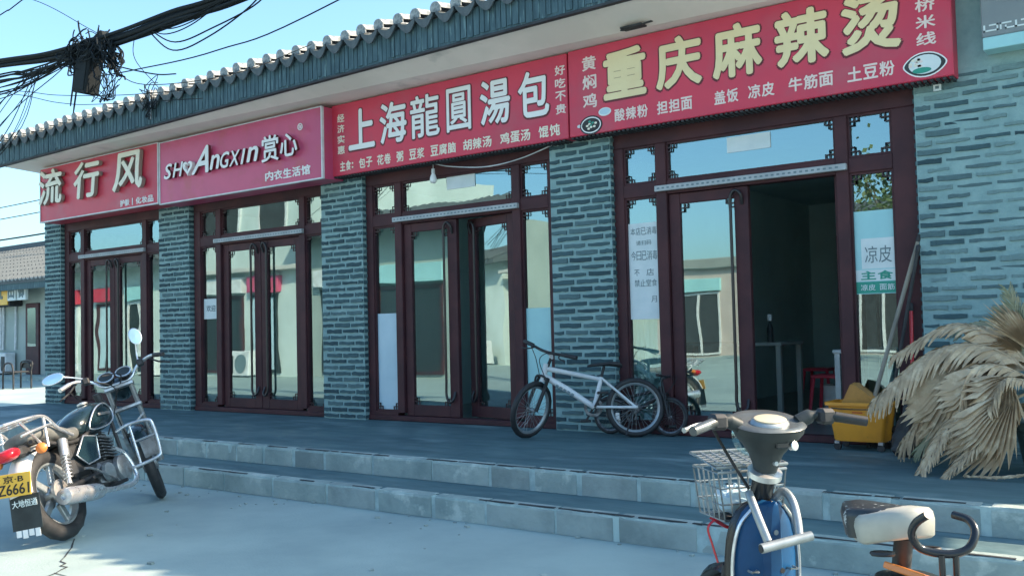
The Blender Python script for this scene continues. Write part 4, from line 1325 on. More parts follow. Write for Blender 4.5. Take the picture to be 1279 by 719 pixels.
# ------------------------------------------------------------ white bicycle
def bicycle(label, loc, heading, body, rimm, steer, lean, small=False, tilt=0.0):
    t = thing('bicycle', label, 'bicycle', loc)
    if small:
        t.scale = (0.64, 0.64, 0.66)
    t.rotation_euler = Euler((lean, 0, heading), 'XYZ')
    Rw = 0.245
    WB = 0.86
    wheel(t, 'rear_wheel', (0, 0, Rw), Rw, 0.024, spokes=32, rim=rimm, hubr=0.018, hubw=0.045)
    wheel(t, 'front_wheel', (WB, 0, Rw), Rw, 0.024, steer=steer, tilt=tilt, spokes=32, rim=rimm, hubr=0.016, hubw=0.045)
    bb = Vector((0.34, 0, 0.255)); stt = Vector((0.27, 0, 0.50)); hdt = Vector((0.73, 0, 0.60)); hdb = Vector((0.755, 0, 0.50)); rw = Vector((0, 0, Rw))
    b = MB()
    b.tube([hdb + Vector((-0.01, 0, .02)), (0.55, 0, 0.40), bb], [0.026, 0.027, 0.022], 12)
    b.tube([hdt - Vector((.01, 0, 0.02)), stt - Vector((0, 0, 0.02))], [0.022, 0.017], 12)
    b.tube([bb, stt], 0.018, 12)
    for sy in (-1, 1):
        b.tube([bb + Vector((-0.02, 0.03 * sy, 0)), rw + Vector((0, 0.055 * sy, 0))], 0.0115, 8)
        b.tube([stt + Vector((0, 0.018 * sy, -0.01)), rw + Vector((0, 0.055 * sy, 0))], 0.0105, 8)
    b.tube([hdb - Vector((-.006, 0, .03)), hdt + Vector((-.006, 0, .02))], 0.024, 12)
    fr = b.build('frame', body, t, smooth=50)
    if not small:
        d = (bb - (hdb)).normalized()
        mm = Matrix.Translation(hdb.lerp(bb, 0.42)) @ Matrix.Rotation(math.atan2(-d.z, d.x) + PI, 4, 'Y')
        for sy in (-1, 1):
            for k in range(5):
                MB().bbox(-0.085 + 0.036 * k, -0.062 + 0.036 * k, 0.0255 * sy - 0.002, 0.0255 * sy + 0.002, -0.011, 0.011, 0.001, mm).build('frame_decal', M['ink'], fr)
    # fork assembly
    rot = Matrix.Rotation(steer, 4, 'Z') @ Matrix.Rotation(tilt, 4, 'X')
    ax = Vector((0.07, 0, -0.30))
    piv = Vector((WB, 0, Rw)) - rot @ ax
    fk = MB()
    for sy in (-1, 1):
        fk.tube([(0.07, 0.052 * sy, -0.30), (0.02, 0.052 * sy, -0.10)], 0.016, 8)
        fk.tube([(0.02, 0.052 * sy, -0.12), (0.0, 0.050 * sy, -0.03)], 0.012, 8)
    fk.tube([(0.0, -0.055, -0.03), (0.0, 0.055, -0.03)], 0.016, 8)
    fk.tube([(0.0, 0, -0.03), (-0.045, 0, 0.17)], 0.013, 10)
    f = fk.build('fork', M['black'], t, smooth=50)
    f.location = piv
    f.rotation_euler = (tilt, 0, steer)
    MB().tube([(-0.045, 0, 0.14), (-0.03, 0, 0.175), (0.035, 0, 0.195)], 0.017, 10).build('stem', M['white'] if not small else M['black'], f, smooth=50)
    hb = MB().tube(curve([(0.0, -0.28, 0.215), (0.02, -0.15, 0.205), (0.035, -0.05, 0.195), (0.035, 0.05, 0.195), (0.02, 0.15, 0.205), (0.0, 0.28, 0.215)], 4), 0.0125, 8).build('handlebar', M['black'], f, smooth=60)
    for sy in (-1, 1):
        MB().tube([(0.01, 0.175 * sy, 0.209), (-0.002, 0.29 * sy, 0.216)], 0.017, 10).build('grip', M['black'], hb, smooth=50)
        MB().tube(curve([(0.03, 0.14 * sy, 0.20), (0.075, 0.17 * sy, 0.18), (0.08, 0.24 * sy, 0.17)], 4), 0.006, 6).build('brake_lever', M['black'], hb, smooth=50)
        MB().tube(curve([(0.04, 0.14 * sy, 0.205), (0.12, 0.10 * sy, 0.21), (0.13, 0.02 * sy, 0.13), (0.02, 0.03 * sy, -0.02)], 6), 0.0035, 5).build('brake_cable', M['black'], hb, smooth=60)
    # front mudguard arch / brake arch
    MB().tube(curve([(0.035, -0.055, -0.10), (0.03, -0.05, -0.02), (0.03, 0.05, -0.02), (0.035, 0.055, -0.10)], 4), 0.010, 6).build('brake_arch', M['black'], f, smooth=60)
    # seat
    sp = MB().tube([stt - Vector((-.01, 0, 0.03)), stt + Vector((-0.025, 0, 0.09))], 0.012, 10).build('seat_post', M['black'], t, smooth=50)
    secs = [section(0.10, 0.068, 0.575, 0.60), section(0.13, 0.085, 0.58, 0.625, yc=0), section(0.20, 0.078, 0.59, 0.625), section(0.28, 0.04, 0.59, 0.618), section(0.36, 0.022, 0.585, 0.610), section(0.385, 0.012, 0.585, 0.60)]
    sd = MB().loft(secs).build('saddle', M['black'], t, smooth=60)
    # drivetrain
    m = axis_m(bb + Vector((0, -0.055, 0)), (0, -1, 0))
    cr = MB().lathe([(0.055, 0), (0.078, 0.001), (0.080, 0.004), (0.055, 0.005)], 30, m, cap=False).build('chainring', M['engine'], t)
    for sy, a in ((-1, R(-60)), (1, R(120))):
        dx, dz = 0.13 * math.cos(a), 0.13 * math.sin(a)
        MB().tube([bb + Vector((0, 0.065 * sy, 0)), bb + Vector((dx, 0.075 * sy, dz))], 0.009, 8).build('crank_arm', M['black'], cr, smooth=50)
        mm = Matrix.Translation(bb + Vector((dx, 0.12 * sy, dz)))
        MB().bbox(-0.045, 0.045, -0.045, 0.045, -0.010, 0.010, 0.004, mm).build('pedal', M['black'], cr)
    MB().lathe([(0.02, 0), (0.042, 0.002), (0.042, 0.012), (0.02, 0.014)], 24, axis_m(rw + Vector((0, -0.035, 0)), (0, -1, 0))).build('sprocket', M['engine'], t)
    ch = MB()
    ch.tube([bb + Vector((0, -0.058, 0.078)), rw + Vector((0, -0.042, 0.042))], 0.004, 4)
    ch.tube([bb + Vector((0, -0.058, -0.078)), rw + Vector((0.03, -0.042, -0.07)), rw + Vector((0.0, -0.042, -0.04))], 0.004, 4)
    ch.build('chain', M['engine'], t)
    MB().tube([(0.03, 0.06, 0.22), (0.10, 0.15, 0.02)], 0.008, 6).build('kickstand', M['black'], t, smooth=50)
    # reflectors on the wheel
    MB().bbox(0.13, 0.165, -0.028, -0.018, Rw - 0.10, Rw - 0.04, 0.003).build('reflector', M['letterwhite'], t)
    if small:
        V, n_ = [], 10
        for k in range(n_ + 1):
            a = R(20 + 130 * k / n_)
            for y in (-0.032, 0, 0.032):
                rr_ = Rw + 0.03 - (0.012 if y else 0)
                V.append((rr_ * math.cos(a), y, Rw + rr_ * math.sin(a)))
        MB().add(V, [(i * 3 + k, i * 3 + k + 1, i * 3 + 4 + k, i * 3 + 3 + k) for i in range(n_) for k in range(2)]).build('mudguard', M['black'], t, smooth=60)
    return t
hb_a = math.atan2(-0.50, -0.69)
bicycle('white framed small mountain bicycle leaning on the brick pier with front wheel turned out', (-0.84, -0.19, P), hb_a, M['white'], M['alu'], R(49), R(6), tilt=R(-18))
bicycle('small dark bicycle with black mudguard mostly hidden behind the white one', (-1.16, -0.07, P), R(3), M['black'], M['engine'], R(4), R(-4), small=True)

# ------------------------------------------------------------ electric moped, lower right
def moped():
    hd = math.atan2(0.62, -0.78)
    t = thing('electric_moped', 'small electric moped with blue legshield, wire basket and cream saddle at lower right', 'moped', (2.36, -4.70, 0.0), hd)
    # local x towards the front; stem top at x=0.55, saddle at x=0
    Rw = 0.20
    wheel(t, 'rear_wheel', (-0.12, 0, Rw), Rw, 0.036, spokes=0, alloy=5, rim=M['alu'], hubr=0.075, hubw=0.05)
    wheel(t, 'front_wheel', (0.84, 0, Rw), Rw, 0.034, steer=R(4), spokes=0, alloy=5, rim=M['alu'], hubr=0.05, hubw=0.05)
    f = MB()
    for sy in (-1, 1):
        f.tube([(0.84, 0.06 * sy, Rw), (0.76, 0.06 * sy, 0.45)], 0.016, 8)
    f.tube([(0.76, -0.06, 0.45), (0.76, 0.06, 0.45)], 0.018, 8)
    f.build('fork', M['black'], t, smooth=50)
    V, n_ = [], 10
    for k in range(n_ + 1):
        a = R(25 + 125 * k / n_)
        for y in (-0.05, -0.03, 0.03, 0.05):
            rr_ = Rw + 0.03 - (0.02 if abs(y) > 0.04 else 0)
            V.append((0.84 + rr_ * math.cos(a), y, Rw + rr_ * math.sin(a)))
    MB().add(V, [(i * 4 + k, i * 4 + k + 1, i * 4 + 5 + k, i * 4 + 4 + k) for i in range(n_) for k in range(3)]).build('front_mudguard', M['blackgloss'], t, smooth=60)
    # steering column
    MB().tube([(0.74, 0, 0.42), (0.618, 0, 0.745)], 0.034, 14).build('steering_column', M['blackgloss'], t, smooth=50)
    m = axis_m((0.616, 0, 0.752), (-0.35, 0, 0.95))
    MB().lathe([(0.036, -0.012), (0.052, -0.008), (0.052, 0.01), (0.036, 0.014)], 20, m).build('column_collar', M['chrome'], t, smooth=40)
    # head cowl: flares from column to a wide top
    def ring(z, xf, xb, wy, n=24, xo=0.0, p=2.3):
        out = []
        for k in range(n):
            a = 2 * PI * k / n
            c, s_ = math.cos(a), math.sin(a)
            x_ = (xf if c > 0 else xb) * abs(c) ** (2 / p) * (1 if c > 0 else -1)
            out.append(Vector((xo + x_, wy * math.copysign(abs(s_) ** (2 / p), s_), z)))
        return out
    rings = [ring(0.755, 0.030, 0.030, 0.034, xo=0.612), ring(0.785, 0.040, 0.034, 0.039, xo=0.606), ring(0.812, 0.054, 0.042, 0.050, xo=0.60), ring(0.838, 0.075, 0.054, 0.070, xo=0.594), ring(0.860, 0.094, 0.066, 0.092, xo=0.588), ring(0.882, 0.105, 0.075, 0.108, xo=0.585), ring(0.905, 0.108, 0.078, 0.113, xo=0.583)]
    def tip(rgs):
        return [[Vector((v.x, v.y, v.z + 0.26 * (v.x - 0.583) * max(0, min(1, (v.z - 0.80) / 0.1)))) for v in rg_] for rg_ in rgs]
    rings = tip(rings)
    cowl = MB().loft(rings).build('head_cowl', M['greyplastic'], t, smooth=60)
    rings = [ring(0.906, 0.110, 0.080, 0.118, xo=0.583), ring(0.914, 0.098, 0.074, 0.106, xo=0.583), ring(0.910, 0.080, 0.062, 0.090, xo=0.583)]
    rings = tip(rings)
    MB().loft(rings).build('cowl_top', M['steelgrey'], cowl, smooth=60)
    m = Matrix.Translation((0.575, 0, 0.910)) @ Matrix.Rotation(R(-15), 4, 'Y') @ Matrix.Diagonal((0.78, 1.05, 1, 1))
    MB().lathe([(0.050, 0.0), (0.049, 0.012), (0.044, 0.014), (0.001, 0.0145)], 28, m).build('speedometer', M['dialface'], cowl, smooth=30)
    MB().lathe([(0.049, 0.008), (0.056, 0.004), (0.058, 0.0), (0.06, -0.004)], 28, m, cap=False).build('dial_surround', M['alu'], cowl, smooth=40)
    m = axis_m((0.530, -0.050, 0.842), (-1, -0.25, 0.15))
    MB().lathe([(0.013, -0.01), (0.014, 0.006), (0.010, 0.008)], 16, m).build('ignition_lock', M['chrome'], cowl, smooth=40)
    MB().bbox(0.519, 0.545, -0.030, 0.012, 0.838, 0.856, 0.003).build('socket_cover', M['blackgloss'], cowl)
    MB().lathe([(0.006, -0.01), (0.007, 0.004)], 10, axis_m((0.548, 0.0, 0.79), (-1, 0, 0.1))).build('screw', M['alu'], cowl)
    # headlamp at the front of the cowl
    m = axis_m((0.68, 0, 0.86), (1, 0, -0.1))
    MB().lathe([(0.06, -0.02), (0.062, 0.02), (0.03, 0.035), (0.001, 0.037)], 22, m).build('headlamp', M['glass'], cowl, smooth=50)
    # handlebar arms
    for sy in (-1, 1):
        pts = curve([(0.585, 0.10 * sy, 0.905), (0.575, 0.15 * sy, 0.925), (0.545, 0.20 * sy, 0.92), (0.515, 0.27 * sy, 0.908)], 5)
        hb = MB().tube(pts, [0.022] * 5 + [0.014] * (len(pts) - 5), 10).build('handlebar', M['greyplastic'], t, smooth=60)
        MB().tube([(0.545, 0.205 * sy, 0.92), (0.505, 0.288 * sy, 0.905)], [0.0155, 0.0145], 12).build('grip', M['black'] if sy < 0 else M['steelgrey'], hb, smooth=50)
        MB().bbox(0.535, 0.585, min(0.155 * sy, 0.205 * sy), max(0.155 * sy, 0.205 * sy), 0.898, 0.945, 0.01).build('switch_pod', M['black'], hb)
        MB().tube(curve([(0.59, 0.17 * sy, 0.92), (0.61, 0.22 * sy, 0.91), (0.58, 0.28 * sy, 0.90)], 5), [0.007] * 10 + [0.009], 6).build('brake_lever', M['alu'], hb, smooth=60)
        MB().tube(curve([(0.60, 0.17 * sy, 0.915), (0.66, 0.15 * sy, 0.90), (0.69, 0.08 * sy, 0.80), (0.66, 0.03 * sy, 0.70)], 5), 0.005, 6).build('brake_cable', M['black'], hb, smooth=60)
    # blue legshield: rounded top, convex panel
    def shield(off, wsc, name, m, parent, z0=0.14, xo=0.0):
        rows = []
        zt = 0.675
        Z = [zt, zt - 0.012, zt - 0.035, zt - 0.07, zt - 0.12, 0.50, 0.42, 0.34, 0.24, z0]
        Wd = [0.018, 0.052, 0.076, 0.094, 0.105, 0.110, 0.110, 0.108, 0.106, 0.104]
        for z, wd in zip(Z, Wd):
            x0 = 0.575 + (0.675 - z) * 0.04 + xo
            rows.append([(x0 + off + 0.10 * (u * u) * wsc * 0 + (-0.035 * (1 - u * u)) * -1 * 0 + 0.05 * abs(u) ** 2.2, wd * u * wsc, z) for u in [-1, -0.8, -0.55, -0.3, -0.16, 0, 0.16, 0.3, 0.55, 0.8, 1]])
        # raised centre spine
        V = []
        for r_ in rows:
            for k, (a, b_, c) in enumerate(r_):
                V.append((a - (0.018 if k in (4, 5, 6) else 0), b_, c))
        n2 = 11
        F = [(i * n2 + k, i * n2 + k + 1, (i + 1) * n2 + k + 1, (i + 1) * n2 + k) for i in range(len(rows) - 1) for k in range(n2 - 1)]
        o = MB().add(V, F).build(name, m, parent, smooth=28)
        sd_ = o.modifiers.new('t', 'SOLIDIFY'); sd_.thickness = 0.008
        return o
    sh = shield(0.0, 1.0, 'legshield', M['blue'], t)
    shield(0.022, 1.13, 'legshield_edge', M['blackgloss'], t, xo=0.0)
    # beading and hook on the shield
    for sy in (-1, 1):
        MB().tube(curve([(0.600, 0.05 * sy, 0.657), (0.615, 0.092 * sy, 0.60), (0.625, 0.112 * sy, 0.50), (0.630, 0.112 * sy, 0.36), (0.638, 0.108 * sy, 0.2)], 5), 0.006, 6).build('beading', M['chrome'], sh, smooth=60)
        MB().tube([(0.60, 0.075 * sy, 0.47), (0.575, 0.075 * sy, 0.47), (0.575, 0.055 * sy, 0.47), (0.60, 0.05 * sy, 0.47)], 0.004, 5).build('hook', M['alu'], sh, smooth=60)
    MB().lathe([(0.008, 0), (0.008, 0.006)], 12, axis_m((0.566, 0, 0.585), (-1, 0, 0))).build('screw', M['alu'], sh)
    MB().lathe([(0.008, 0), (0.008, 0.006)], 12, axis_m((0.571, -0.02, 0.47), (-1, 0, 0))).build('screw', M['black'], sh)
    # silver guard bar
    gb = MB()
    for sy in (-1, 1):
        gb.tube(curve([(0.635, 0.035 * sy, 0.665), (0.61, 0.058 * sy, 0.695), (0.575, 0.066 * sy, 0.672), (0.545, 0.062 * sy, 0.625), (0.52, 0.052 * sy, 0.572)], 5), 0.013, 10)
    g_ = gb.build('guard_bar', M['alu'], t, smooth=60)
    cbm = MB().tube([(0.505, -0.083, 0.580), (0.505, 0.083, 0.556)], 0.0145, 14).build('cross_bar', M['alu'], g_, smooth=50)
    MB().lathe([(0.012, 0), (0.012, 0.002)], 14, axis_m((0.505, 0.0835, 0.556), (0, 1, 0))).build('bar_end', M['black'], cbm)
    # floorboard and body under the saddle
    MB().bbox(0.16, 0.66, -0.12, 0.12, 0.17, 0.235, 0.02).build('floorboard', M['greyplastic'], t)
    rings = [ring(0.235, 0.16, 0.26, 0.12, xo=0.02), ring(0.40, 0.15, 0.26, 0.125, xo=0.0), ring(0.52, 0.11, 0.22, 0.10, xo=-0.02), ring(0.60, 0.07, 0.13, 0.07, xo=-0.03)]
    MB().loft(rings).build('body_shell', M['greyplastic'], t, smooth=50)
    MB().tube([(0.0, 0, 0.58), (-0.02, 0, 0.69)], 0.022, 10).build('seat_post', M['black'], t, smooth=50)
    # saddle: rounded triangle, cream sides and dark top with painted sun glints at the nose
    rings = []
    for (z, sc_, xo) in ((0.672, 0.84, 0.0), (0.678, 0.93, 0.0), (0.715, 0.98, 0.0), (0.733, 0.95, 0.0), (0.742, 0.86, 0.0), (0.745, 0.5, 0.0)):
        rg_ = []
        for k in range(26):
            a = 2 * PI * k / 26
            c, s_ = math.cos(a), math.sin(a)
            x_ = 0.03 + (0.155 * c if c > 0 else 0.125 * c)
            y_ = 0.108 * s_ * (1 - 0.42 * max(0, c) ** 0.8 if c > 0 else 1)
            rg_.append(Vector((x_ * sc_ * .92, y_ * sc_ * .9, z + 0.018 * max(0, -c))))
        rings.append(rg_)
    sdl = MB().loft(rings).build('saddle', M['creamseat'], t, smooth=60)
    rings = []
    for (z, sc_) in ((0.685, 0.98), (0.735, 1.06), (0.752, 0.98), (0.757, 0.6)):
        rg_ = []
        for k in range(20):
            a = 2 * PI * k / 20
            c, s_ = math.cos(a), math.sin(a)
            rg_.append(Vector((0.085 + 0.11 * sc_ * c, 0.082 * s_ * sc_ * (1 - 0.45 * max(0, c)), z + 0.012 * max(0, c))))
        rings.append(rg_)
    MB().loft(rings).build('saddle_nose', M['glintseat'], sdl, smooth=60)
    sdl.rotation_euler = (0, R(7), 0)
    sdl.location = (-0.70 * math.sin(R(7)), 0, 0.70 * (1 - math.cos(R(7))))
    for sy in (-1, 1):
        pts = [(-0.02 + 0.03 * math.cos(a * PI / 5), 0.065 * sy + 0.022 * math.sin(a * PI / 5), 0.655) for a in range(10)]
        MB().tube(pts, 0.005, 5, closed=True).build('saddle_spring', M['black'], sdl, smooth=60)
    # black tubular arm rests behind the saddle
    ar = MB()
    ar.tube(curve([(-0.185, 0.062, 0.778), (-0.150, 0.066, 0.753), (-0.125, 0.058, 0.721), (-0.122, 0.032, 0.687), (-0.150, -0.017, 0.677), (-0.165, -0.058, 0.689), (-0.161, -0.082, 0.722), (-0.136, -0.088, 0.745), (-0.096, -0.080, 0.751)], 6), 0.0095, 12)
    ar.tube([(-0.148, 0.0, 0.675), (-0.15, 0.0, 0.60)], 0.007, 8)
    ar.tube([(-0.158, -0.03, 0.677), (-0.158, -0.03, 0.60)], 0.007, 8)
    a_ = ar.build('arm_rest', M['blackgloss'], t, smooth=60)
    MB().tube(curve([(-0.12, -0.02, 0.61), (-0.22, -0.04, 0.62), (-0.27, -0.06, 0.60), (-0.27, -0.06, 0.45)], 5), 0.012, 8).build('rack_tube', M['blackgloss'], t, smooth=60)
    MB().bbox(-0.24, -0.05, -0.10, 0.10, 0.585, 0.600, 0.004).build('rear_carrier', M['steel'], t)
    m = Matrix.Translation((-0.07, 0.03, 0.617)) @ Matrix.Rotation(R(20), 4, 'X') @ Matrix.Rotation(R(18), 4, 'Z')
    MB().bbox(-0.06, 0.05, -0.03, 0.03, -0.004, 0.012, 0.003, m).build('orange_wrapper', M['plastic_o'], t)
    # wire basket in front
    bk = MB()
    bx, by0, zt, zb = 0.775, 0.0, 0.75, 0.60
    def rect(x, hx, hy, z, r=0.0045, skew=0.0):
        bk.tube([(x - hx, -hy, z), (x + hx, -hy, z), (x + hx, hy, z), (x - hx, hy, z)], r, 6, closed=True)
    for (z, hx, hy, r) in ((zt, 0.085, 0.118, 0.005), (zt - 0.05, 0.083, 0.112, 0.003), (zt - 0.10, 0.08, 0.106, 0.003), (zb, 0.078, 0.098, 0.004)):
        rect(bx, hx, hy, z, r)
    for k in range(8):
        u = -1 + 2 * k / 7
        for sx in (-1, 1):
            bk.tube([(bx + 0.085 * sx, 0.118 * u, zt), (bx + 0.085 * sx, 0.098 * u, zb)], 0.0028, 5)
        bk.tube([(bx - 0.085, 0.098 * u, zb), (bx + 0.085, 0.098 * u, zb)], 0.0028, 5)
    for k in range(6):
        u = -1 + 2 * k / 5
        for sy in (-1, 1):
            bk.tube([(bx + 0.085 * u, 0.118 * sy, zt), (bx + 0.085 * u, 0.098 * sy, zb)], 0.0028, 5)
        bk.tube([(bx + 0.075 * u, -0.098, zb), (bx + 0.075 * u, 0.098, zb)], 0.0028, 5)
    bko = bk.build('basket', M['alu'], t, smooth=60)
    ld = MB()
    lz = lambda x: 0.762 + (x - 0.69) * 0.12
    ld.tube([(0.69, -0.122, lz(.715)), (0.87, -0.122, lz(.93)), (0.87, 0.122, lz(.93)), (0.69, 0.122, lz(.715))], 0.0055, 6, closed=True)
    for k in range(1, 7):
        x_ = 0.69 + 0.18 * k / 7
        ld.tube([(x_, -0.122, lz(x_) + .003), (x_, 0.122, lz(x_) + .003)], 0.003, 5)
    for k in range(1, 7):
        y_ = -0.122 + 0.244 * k / 7
        ld.tube([(0.69, y_, lz(.715)), (0.87, y_, lz(.93))], 0.003, 5)
    ld.build('basket_lid', M['alu'], bko, smooth=60)
    MB().bbox(0.70, 0.76, -0.10, 0.10, 0.60, 0.615, 0.003).build('basket_bracket', M['black'], t)
    return t
moped()
def at_moped(x, y, z):
    c, s_ = -0.78 / math.hypot(.78, .62), 0.62 / math.hypot(.78, .62)
    return (2.36 + c * x - s_ * y, -4.70 + s_ * x + c * y, z)
# things inside the basket
bag = thing('plastic_bag', 'crumpled pale plastic bag lying in the wire basket', 'bag', at_moped(0.775, 0.01, 0.603))
rr = random.Random(8)
V, F = [], []
nu, nv = 14, 8
for j in range(nv + 1):
    for i in range(nu):
        a, b_ = 2 * PI * i / nu, PI * j / nv
        r_ = 1 + rr.uniform(-0.16, 0.16)
        V.append((0.07 * math.sin(b_) * math.cos(a) * r_, 0.085 * math.sin(b_) * math.sin(a) * r_, 0.045 + 0.045 * math.cos(b_) * (r_ if 0 < j < nv else 1)))
for j in range(nv):
    for i in range(nu):
        F.append((j * nu + i, j * nu + (i + 1) % nu, (j + 1) * nu + (i + 1) % nu, (j + 1) * nu + i))
MB().add(V, F).build('bag_body', M['film'], bag)
rs = thing('red_strap', 'red strap hanging from the bottom of the wire basket', 'strap', at_moped(0.775, 0.085, 0.575))
MB().tube(curve([(0, 0, 0.02), (-0.02, -0.02, -0.01), (-0.01, -0.015, -0.06), (0.01, -0.02, -0.115)], 5), 0.008, 6, flat=0.4).build('strap_body', M['redlens'], rs, smooth=60)
MB().tube(curve([(-0.03, 0.03, 0.012), (0.05, 0.0, -0.006), (0.12, 0.04, 0.014)], 5), 0.010, 6, flat=0.5).build('strap_loop', M['redlens'], rs, smooth=60)

# ------------------------------------------------------------ mop bucket and handles
bk_ = thing('mop_bucket', 'yellow wheeled mop bucket with tilted wringer beside the open doorway', 'bucket', (0.975, -0.16, P))
def rect_ring(hx, hy, z, r=0.03, n=4, xo=0, yo=0):
    out = []
    for (sx, sy, a0) in ((1, 1, 0), (-1, 1, 90), (-1, -1, 180), (1, -1, 270)):
        for k in range(n):
            a = R(a0 + 90 * k / (n - 1))
            out.append(Vector((xo + sx * (hx - r) + r * math.cos(a), yo + sy * (hy - r) + r * math.sin(a), z)))
    return out
rings = [rect_ring(0.17, 0.11, 0.065), rect_ring(0.175, 0.115, 0.08), rect_ring(0.205, 0.14, 0.315), rect_ring(0.225, 0.155, 0.318), rect_ring(0.225, 0.155, 0.34), rect_ring(0.200, 0.135, 0.34), rect_ring(0.186, 0.122, 0.25)]
b0 = MB().loft(rings).build('bucket_body', M['plastic_y'], bk_, smooth=40)
fx = lambda o: o
text('CAUTION', -0.06, 0.07, 0.235, 0.024, -0.1305, M['redlens'], b0, ext=0.003, off=0.01)
MB().box(-0.03, 0.04, -0.1375, -0.134, 0.268, 0.274).build('small_print', M['redlens'], b0)
for sx in (-1, 1):
    for sy in (-1, 1):
        cs = MB().lathe([(0.004, -0.012), (0.026, -0.011), (0.026, 0.011), (0.004, 0.012)], 16, Matrix.Translation((0.15 * sx, 0.10 * sy, 0.027)) @ Matrix.Rotation(R(90), 4, 'X')).build('castor', M['black'], bk_, smooth=40)
        MB().bbox(0.15 * sx - 0.018, 0.15 * sx + 0.018, 0.10 * sy - 0.018, 0.10 * sy + 0.018, 0.045, 0.068, 0.003).build('castor_mount', M['steel'], cs)
MB().tube(curve([(-0.225, 0.05, 0.32), (-0.15, -0.165, 0.30), (0.15, -0.165, 0.30), (0.225, 0.05, 0.32)], 6), 0.004, 6).build('carry_handle', M['dark'], bk_, smooth=60)
wm = Matrix.Translation((-0.04, 0.02, 0.33)) @ Matrix.Rotation(R(6), 4, 'X')
MB().prism([(-0.10, 0), (0.15, 0), (0.145, 0.012), (0.0, 0.128), (-0.035, 0.13)], -0.02, 0.09, wm).build('wringer', M['amber'], bk_)
MB().box(-0.165, 0.165, -0.105, 0.105, 0.29, 0.296).build('dirty_water', M['dark'], bk_)
def stick(name, label, cat, p0, p1, r, m, head=None):
    t = thing(name, label, cat, p0)
    d = Vector(p1) - Vector(p0)
    MB().tube([Vector((0, 0, 0)), d * 0.5, d], r, 12).build('handle', m, t, smooth=50)
    MB().lathe([(r * 1.02, 0), (r * 1.25, 0.01), (r * 1.2, 0.05), (r * 0.6, 0.06)], 12, axis_m(d * 0.965, d)).build('end_cap', M['black'], t, smooth=40)
    return t
sA = stick('mop', 'mop with pale weathered wooden handle standing in the yellow bucket', 'mop', (0.99, -0.10, P + 0.18), (1.372, 0.02, 1.80), 0.0155, M['wood'])
mm_ = MB()
rr = random.Random(12)
for k in range(26):
    a = rr.uniform(0, 2 * PI)
    e = Vector((0.06 * math.cos(a), 0.05 * math.sin(a), -0.06 - rr.uniform(0, 0.04)))
    mm_.tube(curve([(0, 0, 0.03), e * 0.6 + Vector((0, 0, 0.02)), e], 3), 0.006, 5)
mm_.build('mop_strings', M['offwhite'], sA, kind='stuff')
sB = stick('broom', 'black handled broom leaning beside the mop behind the bucket', 'broom', (1.09, -0.07, P + 0.02), (1.372, -0.035, 1.72), 0.0125, M['black'])
MB().bbox(-0.11, 0.11, -0.03, 0.03, 0.10, 0.14, 0.01).build('broom_block', M['black'], sB)
bb_ = MB()
for k in range(22):
    for q in range(3):
        xx = -0.1 + 0.2 * k / 21
        bb_.tube([(xx, -0.018 + 0.018 * q, 0.10), (xx * 1.15 + rr.uniform(-.006, .006), (-0.018 + 0.018 * q) * 1.3, -0.015)], 0.0025, 4)
bb_.build('bristles', M['black'], sB, kind='stuff')
sC = stick('broom', 'short red handled broom leaning on the wall behind the dried palm', 'broom', (1.30, -0.08, P + 0.25), (1.292, 0.02, 1.29), 0.013, M['redlens'])
MB().prism([(-0.03, 0.1), (0.03, 0.1), (0.11, -0.25), (-0.11, -0.25)], -0.02, 0.02).build('broom_head', M['wood'], sC)

